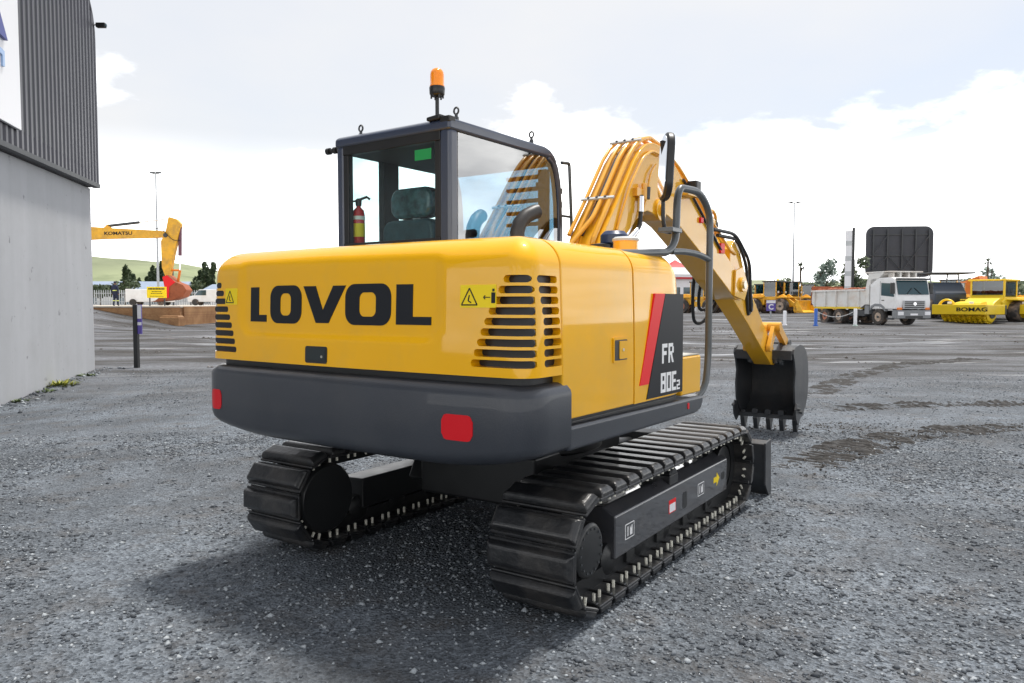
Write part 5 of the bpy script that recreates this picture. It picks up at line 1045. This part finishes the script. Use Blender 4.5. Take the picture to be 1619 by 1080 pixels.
for s in (-1, 1): mb.lathe([(.085, 0), (.085, .022), (.045, .022), (.045, .04), (0, .04)], (1.33, BY + s * (bw - .002), 2.155), (0, s, 0), 20)
hpart(mb, 'pin_boss', BOOMY, boom, bevel=.003)
def offset_path(y, d):                                # along the rear/top edge of the boom
    e = [(.20, 1.40), (.43, 1.895), (.66, 2.16), (.90, 2.46), (1.00, 2.555), (1.10, 2.615), (1.24, 2.65)]; out = []
    for i, (x, z) in enumerate(e):
        a = Vector(e[max(0, i - 1)]); b_ = Vector(e[min(len(e) - 1, i + 1)]); t = (b_ - a).normalized(); n = Vector((-t.y, t.x)); out.append((x + n.x * d, y, z + n.y * d))
    return out
def pipe(pts, r, m_=PIPEY, name='hydraulic_pipe', n=10): q = MB(); q.tube(pts, r, n); return hpart(q, name, m_, boom, smooth=60)
pipe(offset_path(-.085, .035)[1:] + [(1.42, -.085, 2.66), (1.62, -.085, 2.585)], .0138)
p = offset_path(-.15, .035); pipe([(.30, -.16, 1.70), (.44, -.15, 1.96)] + p[2:] + [(1.42, -.15, 2.66), (1.62, -.15, 2.585)], .0138)
p = offset_path(-.215, .035); pipe(fillet([(.30, -.20, 1.74), (.31, -.14, 1.83), (.50, -.215, 2.03)] + p[2:] + [(1.42, -.215, 2.66), (1.62, -.215, 2.585)], .03, 2), .0175)
p = offset_path(-.285, .035); pipe(fillet([(.44, -.25, 1.72), (.37, -.285, 1.86)] + p[2:] + [(1.42, -.285, 2.66), (1.62, -.285, 2.585)], .03, 2), .0175)
pipe(fillet([(.62, -.335, 1.95), (.80, -.345, 2.28), (1.0, -.345, 2.50), (1.15, -.345, 2.57), (1.32, -.345, 2.56)], .05, 3), .010)
pipe(fillet([(.95, -.345, 2.02), (1.06, -.345, 2.22), (1.12, -.345, 2.40), (1.22, -.345, 2.48)], .05, 3), .008)
pipe([(x, -.183, z) for x, _, z in offset_path(0, .022)[1:]], .011, HOSE, 'hose')
for (x, z) in ((.615, 2.17), (1.03, 2.63)):
    m_ = MB(); t = Vector((.60, .80)); m_.M = Matrix.Translation((x, 0, z)) @ Matrix.Rotation(-math.atan2(.62, .78), 4, 'Y')
    m_.box(-.012, .012, -.315, -.06, .0, .014); hpart(m_, 'pipe_clamp', LTG, boom, bevel=.003)
    for y in (-.12, -.185, -.25):
        k = MB(); k.M = m_.M; k.lathe([(.010, .014), (.010, .022)], (0, y, 0), n=6); hpart(k, 'clamp_bolt', DKGREY, boom)
# boom cylinders (rod in view), right and left
for y in (BY,):
    m_ = MB(); m_.tube([(.52, y, 1.36), (.98, y, 1.82)], .06, 16); cy = hpart(m_, 'boom_cylinder', BOOMY, smooth=60)
    m_ = MB(); m_.tube([(.98, y, 1.82), (1.31, y, 2.14)], .034, 14); hpart(m_, 'cylinder_rod', CHROME, cy, smooth=60)
    m_ = MB(); m_.lathe([(.062, -.025), (.062, .025)], (1.325, y, 2.152), (0, 1, 0), 18); hpart(m_, 'rod_eye', BOOMY, cy, bevel=.004)
# hose and fitting at the right flank
mb = MB(); mb.tube(fillet([(.72, -.36, 1.88), (.90, -.37, 1.99), (.93, -.365, 2.12), (.94, -.36, 2.22)], .05, 4), .017, 8); hpart(mb, 'hose', HOSE, boom, smooth=60)
mb = MB(); mb.tube([(.925, -.362, 2.10), (.935, -.36, 2.21)], .024, 10); hpart(mb, 'hose_fitting', CHROME, boom)
mb = MB(); mb.tube([(.68, -.36, 1.85), (.86, -.37, 1.965)], .021, 10); hpart(mb, 'hose_fitting', CHROME, boom)
mb = MB(); mb.box(.88, 1.02, -.36, -.32, 2.21, 2.27); mb.tube([(.99, -.36, 2.19), (.99, -.36, 2.31)], .022, 8); hpart(mb, 'pipe_bracket', PIPEY, boom, bevel=.004)
mb = MB(); mb.tube([(1.01, -.375, 2.20), (1.02, -.375, 2.285)], .02, 8); hpart(mb, 'fitting', DKGREY, boom)
# arm cylinder on top of the boom
mb = MB(); mb.prism([(1.62, 2.50), (1.90, 2.36), (1.90, 2.45), (1.76, 2.56)], BY - .06, BY + .06, 'y'); hpart(mb, 'cylinder_bracket', BOOMY, boom, bevel=.006)
mb = MB(); mb.tube([(1.72, BY, 2.60), (2.75, BY, 2.16)], .058, 16); ac = hpart(mb, 'arm_cylinder', BOOMY, smooth=60)
mb = MB(); mb.tube([(2.75, BY, 2.16), (3.12, BY, 2.0)], .032, 12); hpart(mb, 'cylinder_rod', CHROME, ac, smooth=60)
mb = MB(); mb.lathe([(.066, 0), (.066, .05)], (2.70, BY, 2.18), (1.03, 0, -.44), 16); hpart(mb, 'cylinder_head', DKGREY, ac)
for y in (-.30, -.10):
    pipe([(1.60, y, 2.59), (1.75, y, 2.535), (2.45, y, 2.19), (2.95, y, 1.95), (3.10, y, 1.92)], .0138)
pipe(fillet([(1.75, -.338, 2.44), (2.1, -.338, 2.24), (2.30, -.338, 2.11), (2.62, -.338, 1.93)], .05), .011, HOSE, 'hose')
mb = MB(); mb.box(2.60, 2.70, -.345, -.322, 1.90, 1.99); hpart(mb, 'red_marker', REDD, boom, bevel=.004)
mb = MB(); mb.box(2.12, 2.18, -.345, -.322, 2.13, 2.175); hpart(mb, 'red_marker', REDD, boom, bevel=.004)
mb = MB(); mb.box(1.70, 1.92, -.40, -.325, 2.31, 2.33); wl = hpart(mb, 'lamp_bracket', BOOMY, boom, bevel=.003)
mb = MB(); mb.box(1.83, 1.93, -.42, -.33, 2.335, 2.44); wlm = hpart(mb, 'work_lamp', BLK, boom, bevel=.012)
# arm
aw = .095
aprof = [(2.98, 1.96), (3.10, 2.05), (3.22, 2.02), (3.34, 1.83), (3.62, 1.55), (4.10, 1.18), (4.46, .93), (4.50, .84), (4.43, .775), (4.33, .785), (3.98, .98), (3.50, 1.262), (3.06, 1.50), (2.98, 1.62)]
mb = MB(); mb.prism(aprof, BY - aw, BY + aw, 'y'); arm = hpart(mb, 'arm', BOOMY, bevel=.007, smooth=32)
mb = MB()
for s in (-1, 1): mb.prism([(2.98, 1.52), (3.26, 1.48), (3.36, 1.62), (3.20, 1.80), (3.0, 1.76)], BY + s * .127, BY + s * .147, 'y')
hpart(mb, 'boom_end_plate', BOOMY, boom, bevel=.004)
mb = MB(); mb.lathe([(.07, -.17), (.07, .17)], (3.16, BY, 1.63), (0, 1, 0), 20); hpart(mb, 'pivot_pin', BOOMY, arm, bevel=.006)
mb = MB(); mb.lathe([(.04, -.185), (.04, .185)], (3.16, BY, 1.63), (0, 1, 0), 14); hpart(mb, 'pin_cap', STEEL, arm)
mb = MB(); mb.tube([(3.20, BY, 1.98), (3.80, BY, 1.52)], .052, 14); bc = hpart(mb, 'bucket_cylinder', BOOMY, smooth=60)
mb = MB(); mb.tube([(3.80, BY, 1.52), (4.24, BY, 1.20)], .03, 12); hpart(mb, 'cylinder_rod', CHROME, bc, smooth=60)
mb = MB(); mb.lathe([(.055, -.07), (.055, .07)], (4.27, BY, 1.18), (0, 1, 0), 16); hpart(mb, 'rod_eye', PIPEY, bc)
def link_bar(a, b_, y, w_=.045, t=.022):
    m_ = MB(); a, b_ = Vector(a), Vector(b_); d = (b_ - a).normalized(); n = Vector((-d.y, d.x)); pts = []
    for i in range(9): th = R(90 + 22.5 * i); pts.append(tuple(a + (d * math.cos(th) + n * math.sin(th)) * w_))
    for i in range(9): th = R(-90 + 22.5 * i); pts.append(tuple(b_ + (d * math.cos(th) + n * math.sin(th)) * w_))
    m_.prism(pts, y - t, y + t, 'y'); return hpart(m_, 'bucket_link', PIPEY, bevel=.004)
for s in (-1, 1): link_bar((4.14, .98), (4.30, 1.20), BY + s * .125)
link_bar((4.30, 1.20), (4.66, .98), BY - .155, .05, .03); link_bar((4.30, 1.20), (4.66, .98), BY + .155, .05, .03)
mb = MB(); mb.lathe([(.05, -.2), (.05, .2)], (4.30, BY, 1.20), (0, 1, 0), 16); hpart(mb, 'link_pin', PIPEY, bevel=.004)
for (pts) in ([(2.42, -.335, 2.10), (3.0, -.335, 2.10), (3.45, -.33, 1.86), (3.50, -.32, 1.58), (3.56, -.31, 1.36), (3.62, -.30, 1.42), (3.55, -.30, 1.62)],
              [(2.6, -.31, 2.06), (3.1, -.32, 2.06), (3.40, -.32, 1.80), (3.42, -.315, 1.50), (3.50, -.30, 1.33), (3.58, -.30, 1.38)],
              [(2.7, -.06, 1.80), (2.9, .04, 1.45), (3.02, .07, 1.26), (3.18, .05, 1.25), (3.30, -.03, 1.42), (3.32, -.06, 1.55)],
              [(2.9, -.06, 1.75), (3.0, .02, 1.50), (3.10, .05, 1.38), (3.24, .02, 1.40), (3.32, -.05, 1.55)]):
    q = MB(); q.tube(fillet(pts, .14, 5), .0165, 8); hpart(q, 'hose', HOSE, arm, smooth=60)
mb = MB(); mb.tube(fillet([(2.55, -.24, 2.12), (2.62, -.24, 2.30), (2.74, -.24, 2.26), (2.74, -.24, 2.08)], .05, 5), .015, 8); hpart(mb, 'hydraulic_pipe', PIPEY, arm, smooth=60)
mb = MB(); mb.tube([(3.60, -.285, 1.50), (3.66, -.28, 1.38)], .024, 8); hpart(mb, 'hose_fitting', CHROME, arm)
mb = MB(); mb.tube([(3.98, -.26, 1.18), (4.06, -.26, 1.06)], .034, 10); hpart(mb, 'grease_canister', LTG, arm, smooth=60)
# bucket: side profile in (x, z), opening towards the machine
yl, yr = BY + .335, BY - .325; t = .02
shell = [(4.36, .92), (4.44, .985), (4.60, 1.0), (4.74, .985), (4.87, .91), (4.95, .77), (4.98, .58), (4.95, .40), (4.87, .28), (4.76, .215), (4.64, .195)]
def inset(pts, d):
    out = []
    for i, p in enumerate(pts):
        a = Vector(pts[max(0, i - 1)]); b_ = Vector(pts[min(len(pts) - 1, i + 1)]); tt = (b_ - a).normalized(); out.append((p[0] + tt.y * d, p[1] - tt.x * d))
    return out
mb = MB(); mb.prism(shell + inset(shell, t)[::-1], yr + t, yl - t, 'y'); buck = hpart(mb, 'bucket', BUCKB, bevel=.004, smooth=35)
sidep = [(4.345, .905), (4.37, .955)] + shell[1:] + [(4.62, .195), (4.555, .245), (4.44, .38), (4.41, .55), (4.44, .70), (4.40, .82)]
for y0 in (yl - t, yr):
    m_ = MB(); m_.prism(sidep, y0, y0 + t, 'y'); hpart(m_, 'side_plate', BUCKB, buck, bevel=.003)
mb = MB(); mb.box(4.345, 4.385, yr + t, yl - t, .835, .945); hpart(mb, 'top_lip', BUCKB, buck, bevel=.012)
mb = MB(); mb.prism([(4.56, .21), (4.80, .235), (4.80, .195), (4.56, .165)], yr + .0, yl, 'y'); hpart(mb, 'cutting_edge', BUCKB, buck, bevel=.004)
for k in range(5):
    y = yl - .04 - k * (yl - yr - .08) / 4; m_ = MB(); m_.prism([(4.66, .235), (4.71, .16), (4.63, .022), (4.60, .022), (4.555, .15), (4.585, .235)], y - .024, y + .024, 'y'); to = hpart(m_, 'tooth', BUCKB, buck, bevel=.006)
for k in range(1, 4):
    y = yl - .04 - k * (yl - yr - .08) / 4; m_ = MB(); m_.prism(rrect(y - .033, y + .033, .20, .262, .02, 4), 4.545, 4.60, 'x'); hpart(m_, 'tooth_adapter', BUCKB, buck, bevel=.006)
for y, s in ((yl, 1), (yr, -1)):
    m_ = MB(); m_.prism([(4.44, .36), (4.40, .30), (4.42, .20), (4.50, .12), (4.62, .20), (4.60, .33)], y, y + s * .018, 'y'); hpart(m_, 'side_cutter', BUCKB, buck, bevel=.003)
    for (x, z) in ((4.47, .30), (4.55, .26)):
        k = MB(); k.lathe([(.02, 0), (.02, .03)], (x, y + s * .018, z), (0, s, 0), 6); hpart(k, 'bolt', DKGREY, buck)
mb = MB()
for y in (BY - .135, BY + .135): mb.prism([(4.34, .80), (4.36, .90), (4.56, 1.06), (4.66, 1.06), (4.74, .95), (4.62, .90), (4.44, .78)], y - .017, y + .017, 'y')
hpart(mb, 'bucket_ear', BUCKB, buck, bevel=.004)
for (x, z) in ((4.41, .835), (4.66, .99)):
    m_ = MB(); m_.lathe([(.042, -.185), (.042, .185)], (x, BY, z), (0, 1, 0), 16); hpart(m_, 'pin', DKGREY, buck, bevel=.004)
    m_ = MB(); m_.lathe([(.06, 0), (.06, .035)], (x, BY - .165, z), (0, -1, 0), 12); hpart(m_, 'pin_cap', DKGREY, buck, bevel=.004)
# ------------------------------------------------------------------ undercarriage
mb = MB(); mb.lathe([(.46, .62), (.46, .74), (.52, .74), (.52, .78)], (0, 0, 0), n=40); mb.build('slew_ring', BLK, EX, .006)
mb = MB(); mb.box(-.55, .55, -.42, .42, .28, .58); mb.prism([(-.45, .32), (.45, .32), (.35, .5), (-.35, .5)], -.62, .62, 'y'); mb.lathe([(.5, .54), (.5, .63)], (0, 0, 0), n=32); mb.build('chassis', BLK, EX, .02)
CR, CZ, CXX = .25, .308, 1.06
half = 2 * CXX; arcL = math.pi * CR; PER = 2 * half + 2 * arcL; NS = 39
def loop(s, r):
    s %= PER
    if s < half: return (-CXX + s, CZ - r, 0.)                                    # bottom run, rear to front
    s -= half
    if s < arcL: a = s / CR; return (CXX + r * math.sin(a), CZ - r * math.cos(a), a)
    s -= arcL
    if s < half: return (CXX - s, CZ + r, math.pi)
    a = math.pi + (s - half) / CR; return (-CXX + r * math.sin(a), CZ - r * math.cos(a), a)
pit = PER / NS
def shoe_mesh():
    m_ = MB(); L_ = pit * .94; hw = .225
    m_.box(-L_ / 2, L_ / 2, -hw, hw, -.006, .010)
    # moulded pad, chamfered all round, outside is -z
    a, b_ = L_ * .39, hw; r1 = [(-a, -b_, -.006), (a, -b_, -.006), (a, b_, -.006), (-a, b_, -.006)]
    def rg(k, e, z): return [(-a + k, -b_ + e, z), (a - k, -b_ + e, z), (a - k, b_ - e, z), (-a + k, b_ - e, z)]
    m_.loft([rg(-.004, 0, -.005), rg(.001, .001, -.026), rg(.008, .014, -.041), rg(.022, .026, -.046)])
    m_.box(-L_ / 2 - .006, -L_ / 2 + .02, -hw * .93, hw * .93, .008, .018)
    me = bpy.data.meshes.new('track_shoe'); me.from_pydata(m_.v, [], m_.f); bm = bmesh.new(); bm.from_mesh(me); bmesh.ops.recalc_face_normals(bm, faces=bm.faces)
    bmesh.ops.bevel(bm, geom=[e for e in bm.edges], offset=.004, segments=1, affect='EDGES', clamp_overlap=True); bm.to_mesh(me); bm.free()
    me.materials.append(SHOE); return me
SHM = shoe_mesh(); BOLTM = mat('bright_bolt', (.8, .78, .68), .4, metal=.4)
def make_track(ysg):
    yc = ysg * .875; m_ = MB()
    N_ = 110
    for dy in (-.075, .075):                                                      # chain rails
        rings = []
        for i in range(N_):
            s = PER * i / N_; r0, r1 = CR - .01, CR - .085; a = loop(s, r0); b_ = loop(s, r1)
            rings.append([(a[0], yc + dy - .018, a[1]), (a[0], yc + dy + .018, a[1]), (b_[0], yc + dy + .018, b_[1]), (b_[0], yc + dy - .018, b_[1])])
        rings.append(rings[0]); m_.loft(rings, True, False)
    tr = m_.build('track', BLK, EX, smooth=30)
    for i in range(NS):
        s = (i + .35) * pit; x, z, a = loop(s, CR); o = bpy.data.objects.new('track_shoe', SHM); COL.objects.link(o); o.parent = tr
        o.location = (x, yc, z); o.rotation_euler = (0, -a, 0)
    b_ = MB()
    for i in range(NS):
        s = (i + .35) * pit
        for ds in (-.028, .028):
            for yy in (-.17, .17):
                x, z, a = loop(s + ds, CR - .008); x2, z2, _ = loop(s + ds, CR - .046); d = Vector((x2 - x, 0, z2 - z)); b_.lathe([(.0082, 0), (.0082, .036)], (x, yc + yy, z), d, 6)
    tag(b_.build('bolt', BOLTM, tr, smooth=0), kind='stuff')
    # sprocket, idler, final drive
    m_ = MB(); pts = []
    for k in range(42): a = 2 * math.pi * k / 42; r = .20 if k % 2 else .165; pts.append((-CXX + r * math.cos(a), CZ + r * math.sin(a)))
    m_.prism(pts, yc - .03, yc + .03, 'y'); m_.build('sprocket', BLK, tr, .004)
    m_ = MB(); m_.lathe([(.125, 0), (.13, .012), (.13, .155), (.12, .165), (.11, .168), (0, .168)], (-CXX, yc, CZ), (0, ysg, 0), 32); fd = m_.build('final_drive', BLK, tr, .004)
    m_ = MB()
    for k in range(16):
        a = 2 * math.pi * k / 16; m_.lathe([(.006, .167), (.006, .172)], (-CXX + .102 * math.cos(a), yc, CZ + .102 * math.sin(a)), (0, ysg, 0), 6)
    tag(m_.build('drive_bolt', DKGREY, tr, smooth=0), kind='stuff')
    m_ = MB(); m_.lathe([(.12, .08), (.20, .10), (.205, .17), (.19, .19), (0, .19)], (-CXX, yc, CZ), (0, -ysg, 0), 28); m_.build('travel_motor', BLK, tr, .004)
    m_ = MB(); m_.lathe([(.07, -.09), (.15, -.09), (.15, -.04), (.19, -.03), (.19, .03), (.15, .04), (.15, .09), (.07, .09)], (CXX, yc, CZ), (0, 1, 0), 28); m_.build('idler', BLK, tr, .005)
    for k in range(5):
        x = -.72 + k * .36; m_ = MB(); m_.lathe([(.05, -.11), (.085, -.09), (.085, -.045), (.07, -.04), (.07, .04), (.085, .045), (.085, .09), (.05, .11)], (x, yc, .16), (0, 1, 0), 16); m_.build('track_roller', BLK, tr, .004)
    m_ = MB(); m_.lathe([(.05, -.11), (.06, -.1), (.06, .1), (.05, .11)], (.1, yc, .425), (0, 1, 0), 14); m_.build('carrier_roller', BLK, tr)
    return tr
TRR = make_track(-1); TRL = make_track(1)
def track_frame(ysg):
    o = ysg * 1.005; i = ysg * .74; m_ = MB(); lo = min(o, i); hi = max(o, i)
    sec = [(o, .163), (o, .382), (ysg * .93, .425), (i, .40), (i, .163)] if ysg < 0 else [(o, .163), (o, .32), (ysg * .93, .345), (i, .352), (i, .163)]
    m_.prism(sec, -.73, 1.02, 'x'); fr = m_.build('track_frame', FRAMEB if ysg < 0 else BLK, EX, .010)
    if ysg < 0:
        P_ = lambda x0, x1, z0, z1, mm, nm, r=.004, t=.0015: tag(MB().prism(rrect(x0, x1, z0, z1, r), o - t, o + .004, 'y').build(nm, mm, fr, smooth=0))
        P_(.185, .255, .215, .315, BLK, 'frame_hole', .02, .001)
        P_(-.03, .075, .235, .312, REDD, 'warning_decal', .003, .0012); P_(-.022, .067, .240, .288, SIGNW, 'decal_field', .002, .002)
        for x in (-.56, .50):
            P_(x - .055, x + .055, .235, .315, WHITED, 'lifting_mark', .003, .0010); P_(x - .049, x + .049, .240, .310, FRAMEB, 'mark_field', .003, .0016)
            q = MB(); q.prism([(x - .03, .25), (x - .02, .25), (x - .02, .30), (x - .03, .30)], o - .0022, o + .002, 'y'); q.prism([(x + .0, .25), (x + .03, .25), (x + .03, .30), (x + .02, .30), (x + .012, .28), (x + .0, .30)], o - .0022, o + .002, 'y'); q.build('lifting_symbol', WHITED, fr, smooth=0)
        q = MB(); q.prism([(.74, .262), (.80, .262), (.80, .235), (.855, .28), (.80, .325), (.80, .298), (.74, .298)], o - .0015, o + .003, 'y'); q.build('arrow_decal', YELD, fr, smooth=0)
        P_(.895, .96, .255, .305, BLK, 'frame_hole', .012, .001)
    m_ = MB(); m_.box(.02, .15, min(ysg * .99, ysg * .86), max(ysg * .99, ysg * .86) , .38, .445); m_.box(.05, .13, min(ysg * .95, ysg * .86), max(ysg * .95, ysg * .86), .446, .50); m_.build('carrier_bracket', BLK, fr, .006)
    m_ = MB(); m_.lathe([(.07, .392), (.07, .398)], (-.12, ysg * .85, 0), n=20); m_.build('frame_hole', BLK, fr)
    m_ = MB(); m_.tube([(.55, ysg * .87, .39), (.62, ysg * .87, .47), (.80, ysg * .87, .47), (.86, ysg * .87, .40)], .022, 8); m_.build('track_guard', FRAMEB, fr, .004)
    m_ = MB()
    for x in (-.5, -.1, .3, .7): m_.box(x - .05, x + .05, min(ysg * .985, ysg * .965), max(ysg * .985, ysg * .965), .095, .165)
    m_.build('roller_guard', BLK, fr, .004)
track_frame(-1); track_frame(1)
# dozer blade
BX = 1.66
mb = MB(); bprof = [(BX - .06, .40), (BX + .045, .415), (BX + .01, .30), (BX + .02, .14), (BX + .07, .02), (BX + .03, .0), (BX - .03, .08), (BX - .06, .2)]
mb.prism(bprof, -1.10, 1.10, 'y'); bl = mb.build('dozer_blade', BUCKB, EX, .008)
for s in (-1, 1):
    m_ = MB(); m_.prism([(BX - .085, .41), (BX + .06, .425), (BX + .085, .0), (BX + .02, -.002), (BX - .075, .10)], s * 1.10, s * 1.115, 'y'); m_.build('blade_end_plate', BUCKB, bl, .003)
    m_ = MB(); m_.box(.5, BX - .05, s * .44 - .06, s * .44 + .06, .22, .36); m_.build('blade_arm', BLK, bl, .01)
mb = MB(); mb.tube([(.5, 0, .42), (1.6, 0, .30)], .05, 12); mb.build('blade_cylinder', BLK, bl)
# fire extinguisher in the cab: a thing of its own
def ex_world(p):
    a = R(90 - 33.665) + HY; c, s = math.cos(a), math.sin(a); return (.084 + p[0] * c - p[1] * s, 4.919 + p[0] * s + p[1] * c, p[2])
fx = thing('fire_extinguisher', 'small red fire extinguisher standing behind the rear window of the excavator cab', 'fire extinguisher', ex_world((-.41, 1.09, 1.80)))
mb = MB(); mb.lathe([(.036, 0), (.042, .01), (.042, .25), (.036, .28), (.016, .30), (.014, .32)], (0, 0, 0), n=16); cyl = mb.build('cylinder', REDEXT, fx, smooth=60)
mb = MB(); mb.lathe([(.0428, .10), (.0428, .19)], (0, 0, 0), n=16); mb.build('instruction_band', YELD, fx, smooth=60)
mb = MB(); mb.lathe([(.0428, .215), (.0428, .24)], (0, 0, 0), n=16); mb.build('label_band', WHITED, fx, smooth=60)
mb = MB(); mb.lathe([(.02, .31), (.022, .35), (.012, .36)], (0, 0, 0), n=10); mb.tube([(0, 0, .35), (.05, .03, .375), (.07, .04, .36)], .009, 6); mb.tube([(0, 0, .345), (-.05, -.03, .335), (-.055, -.035, .2)], .008, 6); mb.build('valve_handle', BLK, fx)
mb = MB(); mb.box(-.05, .05, -.05, .05, -.03, 0); mb.build('base_bracket', BLK, fx)
